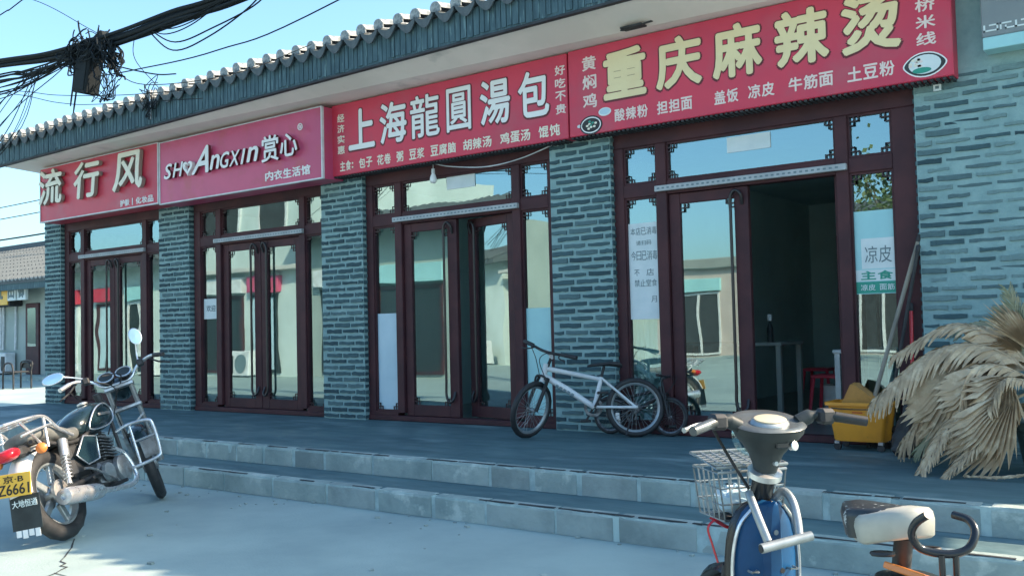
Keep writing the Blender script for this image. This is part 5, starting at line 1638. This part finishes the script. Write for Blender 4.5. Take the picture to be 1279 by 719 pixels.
# ------------------------------------------------------------ dried palm in its pot
pt = thing('flower_pot', 'dark green glazed pot at the right edge holding the dried palm', 'pot', (2.24, -0.86, P))
MB().lathe([(0.13, 0), (0.145, 0.02), (0.185, 0.26), (0.205, 0.27), (0.205, 0.31), (0.18, 0.315), (0.17, 0.27)], 30).build('pot_body', M['pot'], pt, smooth=40)
MB().lathe([(0.172, 0.272), (0.001, 0.285)], 30).build('soil', M['bark'], pt)
pp_ = thing('dried_palm', 'dried tan palm with drooping feathery fronds beside the brick wall', 'palm', (2.24, -0.86, P + 0.27))
O = Vector((2.24, -0.86, P + 0.27))
MB().tube([(0, 0, 0), (0.0, 0.01, 0.15), (-0.01, 0, 0.28)], [0.055, 0.05, 0.04], 10).build('trunk', M['bark'], pp_, smooth=50)
def frond(pts, wmax, m, seed, droop=0.5, wtip=0.25, ang=0.62, nl=38, tilt=0.0):
    rnd = random.Random(seed)
    C_ = curve([Vector(p) - O for p in pts], 10)
    # lengths
    L = [0.0]
    for a, b_ in zip(C_, C_[1:]):
        L.append(L[-1] + (b_ - a).length)
    tot = L[-1]
    def at(s_):
        for i in range(len(C_) - 1):
            if L[i + 1] >= s_:
                f = (s_ - L[i]) / max(1e-6, L[i + 1] - L[i])
                return C_[i].lerp(C_[i + 1], f), (C_[i + 1] - C_[i]).normalized()
        return C_[-1], (C_[-1] - C_[-2]).normalized()
    mb = MB()
    mb.tube(C_, [0.009 * (1 - 0.8 * i / len(C_)) + 0.001 for i in range(len(C_))], 6)
    for k in range(nl):
        u = 0.16 + 0.84 * (k + 0.5) / nl
        p, t = at(u * tot)
        up = Vector((0, 0, 1)) + Vector((math.sin(tilt), -0.4 * math.cos(tilt), 0)) * 0.6
        side = t.cross(up)
        if side.length < 0.1:
            side = t.cross(Vector((0, 1, 0)))
        side.normalize()
        nrm = side.cross(t).normalized()
        env = math.sin(PI * min(1, 0.12 + 0.8 * u)) ** 0.6
        env = max(env, wtip)
        for sg in (-1, 1):
            ln = 1.15 * wmax * env * rnd.uniform(0.82, 1.08)
            d = (t * math.cos(ang + rnd.uniform(-.06, .06)) + side * sg * math.sin(ang)).normalized()
            w_ = tot / nl * 1.05
            wv = t * w_
            V = []
            q = p.copy()
            lift = nrm * (0.25 * ln)
            for j in range(5):
                v_ = j / 4
                c = p + d * ln * v_ + lift * (v_ - v_ * v_) + Vector((0, 0, -1)) * droop * ln * v_ * v_ + Vector((rnd.uniform(-1, 1), rnd.uniform(-1, 1), rnd.uniform(-1, 1))) * 0.004
                ww = wv * (1 - 0.15 * v_ if j < 3 else (0.6 if j == 3 else 0.06))
                fold = nrm * (w_ * 0.45) * (1 if k % 2 else -1)
                V += [c - ww * 0.55 + fold * 0.3, c + ww * 0.55 - fold * 0.3]
            mb.add(V, [(2 * j, 2 * j + 2, 2 * j + 3, 2 * j + 1) for j in range(4)])
    return mb.build('frond', m, pp_)
T = M['tan']
st0 = (2.22, -0.86, 0.80)
frond([st0, (1.939, -0.8, 1.02), (1.62, -0.85, 1.0), (1.26, -0.9, 0.70)], 0.20, T, 1, 0.7, ang=0.7)
frond([st0, (1.93, -0.9, 0.80), (1.748, -1.05, 0.60), (1.60, -1.2, 0.315)], 0.15, T, 2, 0.15, ang=0.45)
frond([st0, (2.02, -1.0, 0.70), (1.90, -1.12, 0.50), (1.735, -1.25, 0.30)], 0.12, T, 3, 0.15, ang=0.4)
frond([st0, (2.12, -0.72, 1.02), (2.07, -0.68, 1.20), (2.02, -0.66, 1.36)], 0.16, M['olive'], 4, 0.1, ang=0.42)
frond([st0, (2.05, -0.6, 1.03), (1.90, -0.5, 1.17), (1.68, -0.4, 1.16)], 0.17, M['olive'], 5, 0.55, ang=0.75)
frond([st0, (2.0, -0.95, 0.92), (1.85, -1.02, 0.88), (1.76, -1.06, 0.60)], 0.17, T, 6, 0.5, ang=0.6, nl=24)
frond([st0, (2.1, -1.02, 0.85), (2.03, -1.1, 0.84), (1.96, -1.16, 0.70)], 0.12, T, 7, 0.5, ang=0.6, nl=20)
frond([(2.25, -1.15, 0.36), (2.05, -1.2, 0.315), (1.85, -1.2, 0.305)], 0.05, T, 8, 0.0, ang=0.25, nl=18)
frond([st0, (1.95, -0.62, 0.86), (1.664, -0.6, 0.78), (1.36, -0.6, 0.42)], 0.22, T, 9, 0.5, ang=0.65)
frond([st0, (2.0, -0.7, 0.98), (1.78, -0.65, 1.04), (1.50, -0.62, 0.92)], 0.19, T, 10, 0.7, ang=0.7)
frond([st0, (2.3, -0.7, 1.08), (2.42, -0.65, 1.25), (2.58, -0.6, 1.28)], 0.18, T, 11, 0.5)
frond([st0, (2.45, -0.85, 1.0), (2.72, -0.85, 0.98), (2.98, -0.85, 0.65)], 0.20, T, 12, 0.7)
frond([st0, (2.38, -1.05, 0.85), (2.5, -1.25, 0.65), (2.58, -1.4, 0.34)], 0.15, T, 13, 0.2, ang=0.45)
frond([st0, (1.98, -0.75, 0.80), (1.75, -0.78, 0.66), (1.50, -0.82, 0.40)], 0.18, M['olive'], 14, 0.25, ang=0.5)
frond([st0, (2.16, -0.6, 1.0), (2.0, -0.45, 1.12), (1.92, -0.35, 1.26)], 0.15, M['olive'], 15, 0.3, ang=0.5)
def fan(base, tip, width, m, seed, droop=0.25, n=18, half=1.15, name='frond'):
    """a dried fan leaf: pleated segments joined near the hub, split and ragged at the ends"""
    rnd = random.Random(seed)
    b0 = Vector(base) - O
    ax = Vector(tip) - Vector(base)
    L_ = ax.length
    ax.normalize()
    side = ax.cross(Vector((0.35, -0.9, 0.25))).normalized()
    nrm = side.cross(ax).normalized()
    mb = MB()
    cols = []
    for k in range(2 * n + 1):
        a = half * (k / n - 1)
        d = ax * math.cos(a) + side * math.sin(a) * width
        zig = 0.018 if k % 2 else -0.018
        ln = L_ * (0.80 + 0.20 * math.cos(a)) * (rnd.uniform(0.80, 1.0) if k % 2 == 0 else rnd.uniform(0.60, 0.72))
        col = []
        for j in range(6):
            v = j / 5
            col.append(b0 + d * ln * v + nrm * (zig * (0.2 + v) + 0.10 * L_ * math.sin(PI * v * 0.8)) + Vector((0, 0, -1)) * droop * L_ * v * v * (0.6 + 0.6 * abs(math.sin(a))) + Vector((rnd.uniform(-1, 1), rnd.uniform(-1, 1), rnd.uniform(-1, 1))) * 0.004 * v)
        cols.append(col)
    V = [q for c in cols for q in c]
    F = []
    for k in range(2 * n):
        for j in range(5):
            F.append((k * 6 + j, (k + 1) * 6 + j, (k + 1) * 6 + j + 1, k * 6 + j + 1))
    mb.add(V, F)
    return mb.build(name, m, pp_)
fan((2.02, -0.97, 0.90), (1.70, -1.05, 0.62), 0.9, T, 41, 0.25, 16, 1.0)
fan((1.90, -0.80, 0.98), (1.45, -0.90, 0.62), 0.8, T, 42, 0.35, 18, 0.9)
fan((2.10, -1.08, 0.80), (1.80, -1.16, 0.42), 0.7, T, 43, 0.15, 14, 0.8)
fan((1.95, -0.70, 0.92), (1.40, -0.72, 0.72), 0.7, T, 44, 0.45, 18, 0.8)
fan((2.15, -0.95, 0.72), (1.66, -1.12, 0.34), 0.55, T, 45, 0.10, 14, 0.7)
fan((2.16, -0.72, 0.95), (1.98, -0.62, 1.32), 0.55, M['olive'], 46, -0.05, 14, 0.7)
fan((2.10, -0.62, 0.98), (1.72, -0.50, 1.20), 0.6, M['olive'], 47, 0.35, 16, 0.8)
fan((2.06, -1.06, 0.86), (1.90, -1.16, 0.66), 1.0, T, 48, 0.2, 12, 1.1)
fan((2.0, -0.72, 0.80), (1.50, -0.70, 0.45), 0.6, T, 49, 0.15, 16, 0.7)
fan((2.10, -0.74, 0.98), (1.74, -0.70, 1.24), 0.6, T, 50, 0.30, 16, 0.75)
fan((2.14, -0.80, 1.00), (1.92, -0.78, 1.34), 0.5, T, 51, 0.05, 14, 0.7)
frond([st0, (2.0, -0.72, 1.06), (1.70, -0.70, 1.16), (1.36, -0.72, 0.98)], 0.17, T, 52, 0.45, ang=0.6)
# black sack behind the fronds
sk = thing('rubbish_sack', 'black rubbish sack slumped behind the fronds right of the yellow bucket', 'sack', (1.36, -0.36, P))
V, F = [], []
rr = random.Random(77)
nu, nv = 18, 9
for j in range(nv + 1):
    for i in range(nu):
        a, b_ = 2 * PI * i / nu, j / nv
        r_ = (0.15 * (1 - b_ * 0.55) + 0.02 * math.sin(a * 5 + j)) * (0.75 if j == 0 else 1)
        V.append((r_ * math.cos(a) * 1.05 + 0.05 * b_, r_ * math.sin(a) * 0.9, 0.40 * b_ + rr.uniform(-.008, .008) * (j > 0)))
for j in range(nv):
    for i in range(nu):
        F.append((j * nu + i, j * nu + (i + 1) % nu, (j + 1) * nu + (i + 1) % nu, (j + 1) * nu + i))
F.append(tuple(nv * nu + i for i in range(nu)))
MB().add(V, F).build('sack_body', M['black'], sk, smooth=50)

# ------------------------------------------------------------ overhead cables
YC = -2.5
cb = thing('cable_bundle', 'thick black bundle of overhead cables rising across the upper left sky', 'cables', (-5.1, YC, 3.85))
CO = Vector((-5.1, YC, 3.85))
def W(p):
    return Vector(p) - CO
rr = random.Random(31)
main = [(-16, -2.5, 5.35), (-9.5, YC, 4.33), (-6.72, YC, 4.015), (-5.8, YC, 3.905), (-5.1, YC, 3.862), (-4.45, YC, 3.842), (-3.75, YC, 3.846), (-3.0, YC, 3.83), (-1.0, YC, 3.95), (4.0, YC, 4.7), (12, YC, 6.4)]
for k, (dz, dy, r_) in enumerate(((0, 0, 0.026), (-0.03, 0.03, 0.022), (0.02, 0.035, 0.018), (-0.055, -0.015, 0.015), (0.012, -0.03, 0.017), (-0.02, 0.06, 0.02))):
    pts = curve([W((x, y + dy, z + dz + rr.uniform(-.018, .018))) for x, y, z in main], 8)
    MB().tube(pts, r_, 8).build('cable', M['cable'], cb, smooth=60)
loose = MB()
for k in range(15):          # sagging thin lines to the left of the nest
    dz = rr.uniform(0.10, 0.38)
    x0 = rr.uniform(-5.5, -5.0)
    pts = [W((-11, YC + rr.uniform(-.1, .1), 4.35 - dz * 1.2 + rr.uniform(-.1, .1))), W((-8, YC, 4.08 - dz)), W((-6.72 + rr.uniform(-.2, .2), YC + rr.uniform(-.05, .05), 3.99 - dz * 0.95)), W((-6.1, YC, 3.88 - dz * 0.55 + rr.uniform(-.03, .03))), W((x0, YC + rr.uniform(-.06, .06), 3.84 - rr.uniform(0, .08)))]
    loose.tube(curve(pts, 6), rr.uniform(0.0045, 0.009), 5)
for k in range(9):           # lines dropping steeply at the left
    x0 = rr.uniform(-6.2, -5.3)
    x1 = x0 - rr.uniform(0.5, 1.3)
    z0 = 3.82
    pts = [W((x0, YC, z0)), W((x0 - 0.15, YC - .02, z0 - 0.12)), W((x1, YC - rr.uniform(0, .1), z0 - rr.uniform(.3, .7))), W((x1 - 1.6, YC - 0.1, z0 - 1.3 + rr.uniform(-.2, .2)))]
    loose.tube(curve(pts, 6), rr.uniform(0.003, 0.005), 5)
for k in range(5):           # sagging loops to the right
    x0 = -4.1 + rr.uniform(-.1, .1); x1 = -2.95 + rr.uniform(-.2, .3)
    s_ = (0.02, 0.06, 0.09, 0.18, 0.24)[k]
    loose.tube(curve([W((x0, YC, 3.82)), W((x0 * .7 + x1 * .3, YC - .03, 3.79 - s_)), W((x0 * .35 + x1 * .65, YC - .04, 3.80 - s_)), W((x1, YC, 3.86 if k < 3 else 3.72)), W((x1 + 0.25, YC, 3.9))], 7), 0.005 if k < 3 else 0.006, 6)
loose.build('loose_cables', M['cable'], cb, smooth=60, kind='stuff')

ns = thing('cable_nest', 'tangled nest of black wires with a dark junction box hanging in it', 'wire tangle', (-5.05, YC, 3.70))
NO = Vector((-5.05, YC, 3.70))
nb = MB()
for k in range(95):
    c = Vector((rr.gauss(-0.06, 0.13), rr.gauss(0, 0.05), rr.gauss(0.10, 0.055)))
    r_ = rr.uniform(0.05, 0.17)
    a0 = rr.uniform(0, 6.3)
    ax1 = Vector((1, rr.uniform(-.5, .5), rr.uniform(-.4, .4))).normalized()
    ax2 = Vector((rr.uniform(-.4, .4), rr.uniform(-.5, .5), rr.uniform(.4, .9)))
    pts = [c + ax1 * r_ * math.cos(a0 + q * 0.75) * 1.2 + ax2 * r_ * math.sin(a0 + q * 0.75) * 0.9 + Vector((rr.uniform(-.02, .02), 0, rr.uniform(-.02, .02))) for q in range(rr.choice([5, 7, 9]))]
    nb.tube(curve(pts, 4), rr.uniform(0.0035, 0.0075), 5)
for k in range(70):          # coils hanging at the right of the box
    c = Vector((0.30 + rr.gauss(0.05, 0.07), rr.gauss(0, 0.05), rr.gauss(-0.02, 0.07)))
    pts = []
    ln = rr.uniform(0.12, 0.26)
    d = Vector((0.55 + rr.uniform(-.25, .25), rr.uniform(-.2, .2), -0.7 + rr.uniform(-.25, .25))).normalized()
    for q in range(5):
        pts.append(c + d * ln * (q / 4 - 0.5) + Vector((rr.uniform(-.02, .02), rr.uniform(-.02, .02), rr.uniform(-.02, .02))))
    nb.tube(curve(pts, 4), rr.uniform(0.004, 0.008), 5)
for k in range(12):          # drooping ends under the box
    pts = [Vector((rr.uniform(-.05, .35), 0, -0.15)), Vector((rr.uniform(0, .3), 0, -0.30)), Vector((rr.uniform(.1, .4), rr.uniform(-.05, .05), -0.38)), Vector((rr.uniform(.25, .5), 0, -0.25 + rr.uniform(-.05, .1)))]
    nb.tube(curve(pts, 5), 0.0035, 5)
for (a, b_, c_) in (((-0.25, 0, 0.12), (-0.27, 0, -0.10), (-0.33, 0, -0.35)), ((-0.1, 0, .2), (-0.17, 0, 0.33), (-0.19, 0, 0.42)), ((-.16, 0, .1), (-0.2, 0, -0.12), (-0.28, 0, -.42))):
    nb.tube(curve([a, b_, c_], 5), [0.009] * 10 + [0.006], 6)
nb.build('wire_tangle', M['cable'], ns, smooth=60, kind='stuff')
m = Matrix.Translation((0.0, 0, -0.04)) @ Matrix.Rotation(R(14), 4, 'Y')
MB().bbox(-0.125, 0.10, -0.07, 0.07, -0.25, 0.16, 0.012, m).build('junction_box', M['cable'], ns)
MB().bbox(-0.10, 0.075, -0.078, -0.0705, -0.22, 0.13, 0.004, m).build('box_lid', M['cable'], ns)
MB().bbox(0.14, 0.30, -0.04, 0.05, 0.02, 0.16, 0.02, Matrix.Rotation(R(-20), 4, 'Y')).build('splice_closure', M['cable'], ns)

def wire(label, pts, r_, k=8):
    t = thing('overhead_wire', label, 'wire', pts[0])
    o_ = Vector(pts[0])
    MB().tube(curve([Vector(p) - o_ for p in pts], k), r_, 5).build('wire_line', M['cable'], t, smooth=60)
    return t
wire('single wire climbing from the eave to the top edge past the cable loops', [(-4.9, YC, 3.545), (-4.326, YC, 3.50), (-3.2, YC, 3.45), (-1.821, YC, 3.543), (3.0, YC, 4.3)], 0.0055)
wire('thin wire at the upper left corner of the sky', [(-9.0, YC, 4.25), (-6.72, YC, 4.49), (-6.234, YC, 4.55), (-3, YC, 5.1)], 0.006)
wire('thin wire slanting down from the top edge to the nest', [(-7.5, YC, 4.95), (-6.08, YC, 4.51), (-5.08, YC, 4.02), (-4.85, YC, 3.9)], 0.0035)
wire('faint wire sagging just above the left eave', [(-9, YC, 3.95), (-6.72, YC, 3.69), (-5.6, YC, 3.42), (-4.95, YC, 3.30), (-3.4, YC, 3.1)], 0.0035)
wire('faint wire running level above the left eave', [(-9.5, YC, 4.05), (-6.72, YC, 3.715), (-5.6, YC, 3.49), (-4.57, YC, 3.32), (-3.6, YC, 3.2)], 0.0035)
wire('kinked wire with a splice right of the nest', [(-4.72, YC, 3.62), (-4.35, YC, 3.50), (-4.0, YC, 3.40), (-3.75, YC, 3.36)], 0.006)
wire('wire loop between the nest and the roof edge', [(-4.75, YC, 3.62), (-4.5, -2.3, 3.44), (-4.15, -1.6, 3.62), (-3.9, -0.9, 4.0)], 0.004)
wire('thin vertical wire dropping from the bundle above the eave', [(-4.33, YC, 3.83), (-4.34, YC, 3.6), (-4.30, -2.3, 3.38)], 0.0035)
# clump of old fixings at the eave where the wires land
cl = thing('wire_bracket', 'small rusty wire bracket tangled with thin wires on the roof edge', 'bracket', (-6.83, YE - 0.05, 3.92))
cm = MB()
for k in range(16):
    c = Vector((rr.gauss(0, .06), rr.gauss(0, .03), rr.gauss(0.05, .07)))
    cm.tube(curve([c + Vector((rr.uniform(-.12, .12), rr.uniform(-.05, .05), rr.uniform(-.16, .16))) for q in range(4)], 4), 0.005, 5)
cm.build('wire_clump', M['cable'], cl, kind='stuff')
MB().tube([(0, 0, -0.18), (0.0, -0.01, 0.16)], 0.012, 6).build('bracket_post', M['steel'], cl)
# far power lines behind the shop row
for k, (dz, lb) in enumerate(((0.0, 'lowest of the faint power lines far behind the left end'), (0.9, 'middle faint power line far behind the left end'), (1.4, 'topmost faint power line far behind the left end'))):
    wire(lb, [(-70, 14, 6.4 + dz), (-45, 13, 5.6 + dz), (-20, 12, 5.55 + dz), (10, 12, 6.6 + dz)], 0.035 if k == 0 else 0.02)

# ------------------------------------------------------------ neighbour row at far left
nr = thing('neighbour_building', 'low grey building with white flecked tile roof beyond the left end', 'building', (-30, 8, 0))
MB().box(-24, 11.5, 0.0, 7, 0, 2.95).build('wall', M['tealwall'], nr)
MB().box(-24, 11.7, -0.95, 0.0, 0, 0.12).build('plinth', M['stone'], nr)
V = [(-24.5, -0.75, 3.02), (12.2, -0.75, 3.02), (12.2, 3.5, 4.75), (-24.5, 3.5, 4.75), (-24.5, -0.75, 2.94), (12.2, -0.75, 2.94), (12.2, 7.5, 2.95), (-24.5, 7.5, 2.95)]
nroof = MB().add(V, [(0, 1, 2, 3), (3, 2, 6, 7), (4, 7, 6, 5), (0, 4, 5, 1), (1, 5, 6, 2), (0, 3, 7, 4)]).build('roof', M['tile'], nr)
tb = MB()
wt = MB()
x = -10.0
sl_ = math.atan2(1.73, 4.25)
while x < 12.1:
    for q in range(9):
        y_ = -0.78 + q * 0.47
        z_ = 3.03 + (y_ + 0.75) * math.tan(sl_)
        wt.box(x + 0.075, x + 0.165, y_ + 0.0, y_ + 0.16, z_ + 0.0, z_ + 0.06)
        tb.add([(x - 0.07, y_, z_ + 0.0), (x, y_, z_ + 0.10), (x + 0.07, y_, z_ + 0.0), (x - 0.07, y_ + 0.44, z_ + 0.15), (x, y_ + 0.44, z_ + 0.25), (x + 0.07, y_ + 0.44, z_ + 0.15)], [(0, 3, 4, 1), (1, 4, 5, 2), (0, 1, 2)])
    x += 0.24
tb.build('roof_tiles', M['tile'], nroof, kind='stuff')
wt.build('lime_joints', M['lime'], nroof, kind='stuff')
MB().bbox(-24.5, 12.3, 3.38, 3.62, 4.70, 4.95, 0.03).build('ridge', M['tile'], nroof)
MB().bbox(-24.4, 12.1, -0.72, -0.66, 2.74, 3.0, 0.01).build('eave_board', M['fascia'], nr)
# doors and windows on it (local x = world x + 30)
for (x0, x1, z0, z1) in ((2.95, 3.75, 0.13, 2.35),):
    d_ = MB().bbox(x0, x1, -0.06, 0.04, z0, z1, 0.01).build('door', M['frame'], nr)
    MB().box(x0 + 0.15, x1 - 0.15, -0.072, -0.061, 1.0, 2.2).build('pane', M['glass'], d_)
for (x0, x1, z0, z1) in ((-1.8, 0.15, 0.9, 2.3), (0.4, 1.15, 0.9, 2.2), (4.6, 6.4, 0.8, 2.3)):
    w_ = MB()
    sash(w_, x0, x1, z0, z1, -0.05, 0.03, 0.06)
    wo_ = w_.build('window', M['white'], nr)
    MB().box(x0 + 0.06, x1 - 0.06, -0.02, -0.01, z0 + 0.06, z1 - 0.06).build('pane', M['glass'], wo_)
for xx in (1.35, 1.5, 2.3):
    MB().tube([(xx, -0.06, 0.9), (xx + 0.05, -0.06, 1.9), (xx, -0.05, 2.6)], 0.035, 8).build('pipe', M['white'], nr, smooth=50)
sgn = thing('shop_sign', 'yellow shop sign box over the pale window at far left', 'sign', (-28.05, 7.55, 2.28))
MB().bbox(-1.2, 0.75, 0, 0.42, 0, 0.80, 0.02).build('box_body', M['black'], sgn)
MB().bbox(-1.2, 0.72, -0.04, -0.001, 0.04, 0.76, 0.01).build('sign_face', M['plate'], sgn)
text('手机', -0.9, 0.45, 0.4, 0.36, -0.05, M['ink'], sgn, ext=0.01, off=0.02)
sg2 = thing('shop_sign', 'small white sign with two dark characters over the far left door', 'sign', (-27.3, 7.5, 2.44))
for k, ch in enumerate('田御'):
    o_ = MB().bbox(k * 0.62, k * 0.62 + 0.5, 0, 0.1, 0, 0.60, 0.01).build('sign_panel', M['paper'], sg2)
    text(ch, k * 0.62 + 0.06, k * 0.62 + 0.44, 0.30, 0.46, -0.012, M['ink'], o_, ext=0.01, off=0.03)
def aircon(label, x, y, z, rz=0.0, s=1.0):
    t = thing('air_conditioner', label, 'air conditioner', (x, y, z), rz)
    MB().bbox(-0.4 * s, 0.4 * s, -0.28 * s, 0, 0.04, 0.6 * s, 0.02).build('case', M['white'], t)
    m = axis_m((-0.1 * s, -0.285 * s, 0.31 * s), (0, -1, 0))
    MB().lathe([(0.22 * s, 0), (0.22 * s, 0.012), (0.20 * s, 0.012), (0.20 * s, 0.002), (0.001, 0.002)], 26, m).build('fan_grille', M['ink'], t)
    MB().bbox(0.17 * s, 0.36 * s, -0.292 * s, -0.281 * s, 0.1 * s, 0.5 * s, 0.004).build('side_louvre', M['greyplastic'], t)
    for sx in (-1, 1):
        MB().box(sx * 0.3 * s - 0.03, sx * 0.3 * s + 0.03, -0.26 * s, -0.02, 0, 0.04).build('foot', M['black'], t)
    return t
aircon('white air conditioner unit on the ground by the far left window', -28.15, 7.95, 0.122, 0, 1.15)
tch = thing('tube_chair', 'black tubular chair standing alone beyond the left end of the platform', 'chair', (-21.0, 4.7, 0))
ca = MB()
for sy in (-1, 1):
    ca = MB()
    ca.tube(curve([(-0.26, 0.22 * sy, 0), (-0.25, 0.22 * sy, 0.42), (-0.15, 0.22 * sy, 0.62), (0.15, 0.22 * sy, 0.62), (0.25, 0.22 * sy, 0.42), (0.26, 0.22 * sy, 0)], 5), 0.022, 8)
    ca.build('leg_frame', M['black'], tch, smooth=50)
MB().tube(curve([(-0.26, 0.22, 0.45), (-0.25, 0.24, 0.66), (0.25, 0.24, 0.66), (0.26, 0.22, 0.45)], 5), 0.02, 8).build('back_tube', M['black'], tch, smooth=50)
MB().bbox(-0.24, 0.24, -0.22, 0.22, 0.40, 0.44, 0.015).build('seat', M['black'], tch)
MB().bbox(-0.22, 0.22, 0.23, 0.25, 0.50, 0.64, 0.008).build('backrest', M['black'], tch)

# ------------------------------------------------------------ across the street (seen in the panes)
def block(name, label, loc, rz, w_, d, h, m, storeys=1, shops=True, tile=True, seed=1, grp=None):
    """local front face looks to +y"""
    t = thing(name, label, 'building', loc, rz)
    MB().box(0, w_, -d, 0, 0, h).build('wall', m, t)
    rnd = random.Random(seed)
    hs = h / storeys
    if tile:
        V = [(-0.4, 0.65, h - 0.1), (w_ + 0.4, 0.65, h - 0.1), (w_ + 0.4, -1.4, h + 0.55), (-0.4, -1.4, h + 0.55), (-0.4, 0.65, h - 0.25), (w_ + 0.4, 0.65, h - 0.25), (w_ + 0.4, -1.4, h), (-0.4, -1.4, h)]
        rf_ = MB().add(V, [(0, 1, 2, 3), (4, 7, 6, 5), (0, 4, 5, 1), (1, 5, 6, 2), (2, 6, 7, 3), (3, 7, 4, 0)]).build('roof', M['tile'], t)
        q = MB()
        x = -0.3
        while x < w_ + 0.3:
            q.tube([(x, 0.68, h - 0.09), (x, -1.35, h + 0.56)], 0.06, 6)
            x += 0.26
        q.build('roof_tiles', M['tile'], rf_, kind='stuff')
    else:
        MB().bbox(-0.15, w_ + 0.15, -0.1, 0.2, h - 0.25, h + 0.12, 0.03).build('parapet', M['greywall'], t)
    for s_ in range(storeys):
        x = 0.5
        z0 = s_ * hs
        while x < w_ - 1.5:
            ww = rnd.choice([1.2, 1.6, 2.2])
            if s_ == 0 and shops:
                a, b_ = z0 + 0.1, z0 + min(2.35, hs - 0.7)
                o_ = MB()
                sash(o_, x, x + ww, a, b_, 0.0, 0.06, 0.08)
                o_.box(x + ww / 2 - 0.04, x + ww / 2 + 0.04, 0.0, 0.055, a + 0.081, b_ - 0.081)
                o_ = o_.build('window', rnd.choice([M['frame'], M['white'], M['greyplastic']]), t)
                MB().box(x + 0.08, x + ww - 0.08, 0.012, 0.02, a + 0.08, b_ - 0.08).build('pane', rnd.choice([M['dark'], M['greyplastic'], M['film']]), o_)
                MB().bbox(x - 0.1, x + ww + 0.1, 0.0, 0.18, b_ + 0.06, b_ + 0.55, 0.01).build('shop_fascia', rnd.choice([M['red1'], M['paper'], M['white'], M['red2'], M['film2']]), t)
            else:
                a, b_ = z0 + 0.9, z0 + 2.2
                o_ = MB()
                sash(o_, x, x + ww, a, b_, 0.0, 0.05, 0.06)
                o_ = o_.build('window', M['white'], t)
                MB().box(x + 0.06, x + ww - 0.06, 0.008, 0.016, a + 0.06, b_ - 0.06).build('pane', M['dark'], o_)
            x += ww + rnd.uniform(0.4, 1.6)
        if s_ > 0:
            MB().bbox(-0.1, w_ + 0.1, 0.0, 0.35, z0 - 0.12, z0, 0.01).build('ledge', M['offwhite'], t)
    return t
block('shop_block', 'low tiled shop row across the street at the left, mirrored in the left panes', (-45, -10.5, 0), 0, 22, 9, 3.7, M['creamwall'], 1, True, True, 3)
block('shop_block', 'two storey pale block across the street, mirrored over the left double doors', (-22.6, -10.5, 0), 0, 5.4, 9, 6.3, M['creamwall'], 2, True, False, 6)
block('shop_block', 'small tiled shop right of the two storey block, mirrored in the middle panes', (-17.0, -10.5, 0), 0, 6.0, 9, 4.0, M['tealwall'], 1, True, True, 9)
block('low_shop_row', 'long low pinkish shop row far across the street, mirrored in the panes', (-34, -26, 0), 0, 62, 8, 3.5, M['pinkwall'], 1, True, False, 5)
block('grey_hall', 'grey end building standing behind the low shop row', (-11, -34.5, 0), 0, 16, 7, 6.0, M['greywall'], 2, False, True, 8)
aircon('white air conditioner unit in front of the cream block, mirrored in the left panes', -19.2, -10.1, 0.0, PI, 1.3)
aircon('second air conditioner further along the cream block, mirrored in the left panes', -23.6, -10.1, 0.0, PI, 1.3)

# tree across the street, mirrored in the right hand panes
tr_ = thing('street_tree', 'bushy green street tree across the road, mirrored in the right panes', 'tree', (-3.2, -19.5, 0))
tk_ = MB().tube(curve([(0, 0, 0), (0.05, 0, 1.4), (-0.05, 0.05, 2.6), (0, 0, 4.2)], 5), [0.17 - 0.007 * i for i in range(16)], 10).build('trunk', M['bark'], tr_, smooth=60)
rr = random.Random(3)
br_ = MB()
cents = []
for k in range(16):
    a = rr.uniform(0, 6.28); z = rr.uniform(2.0, 3.6); r_ = rr.uniform(0.9, 1.9)
    e = Vector((r_ * math.cos(a), r_ * math.sin(a), z + rr.uniform(0.5, 1.9)))
    br_.tube(curve([(0, 0, z - 0.3), e * 0.5 + Vector((0, 0, z * 0.4)), e], 3), [0.06 - 0.008 * i for i in range(7)], 6)
    cents.append(e)
br_.build('branches', M['bark'], tr_, smooth=60)
lv = MB()
for e in cents + [Vector((0, 0, 4.6)), Vector((0.4, 0.3, 5.2))]:
    for k in range(130):
        c = e + Vector((rr.gauss(0, .42), rr.gauss(0, .42), rr.gauss(0, .34)))
        u = Vector((rr.uniform(-1, 1), rr.uniform(-1, 1), rr.uniform(-.6, .6))).normalized()
        v = u.cross(Vector((rr.uniform(-1, 1), rr.uniform(-1, 1), rr.uniform(-1, 1)))).normalized()
        s_ = rr.uniform(0.07, 0.13)
        lv.add([c - u * s_, c + v * s_ * .5, c + u * s_, c - v * s_ * .5], [(0, 1, 2, 3)])
lv.build('crown', M['leaf'], tr_, kind='stuff')

# ------------------------------------------------------------ groups for repeated things
GROUPS = {'signboard': 'signboards over the shops', 'bicycle': 'bicycles leaning by the middle pier', 'air_conditioner': 'air conditioner units on the ground',
          'broom': 'brooms leaning by the right shopfront', 'overhead_wire': 'single overhead wires', 'shop_block': 'shop blocks across the street',
          'stool': 'red stools inside the open doorway', 'small_table': 'tables inside the open doorway', 'shelf_unit': 'shelf units inside the shops',
          'paper_card': 'paper cards in the transoms', 'window_film': 'films on the side panes', 'window_poster': 'posters on the side panes', 'shop_sign': 'shop signs on the neighbour building'}
for o in list(scene.objects):
    b_ = o.name.split('.')[0]
    if o.parent is None and b_ in GROUPS and 'category' in o:
        o['group'] = GROUPS[b_]
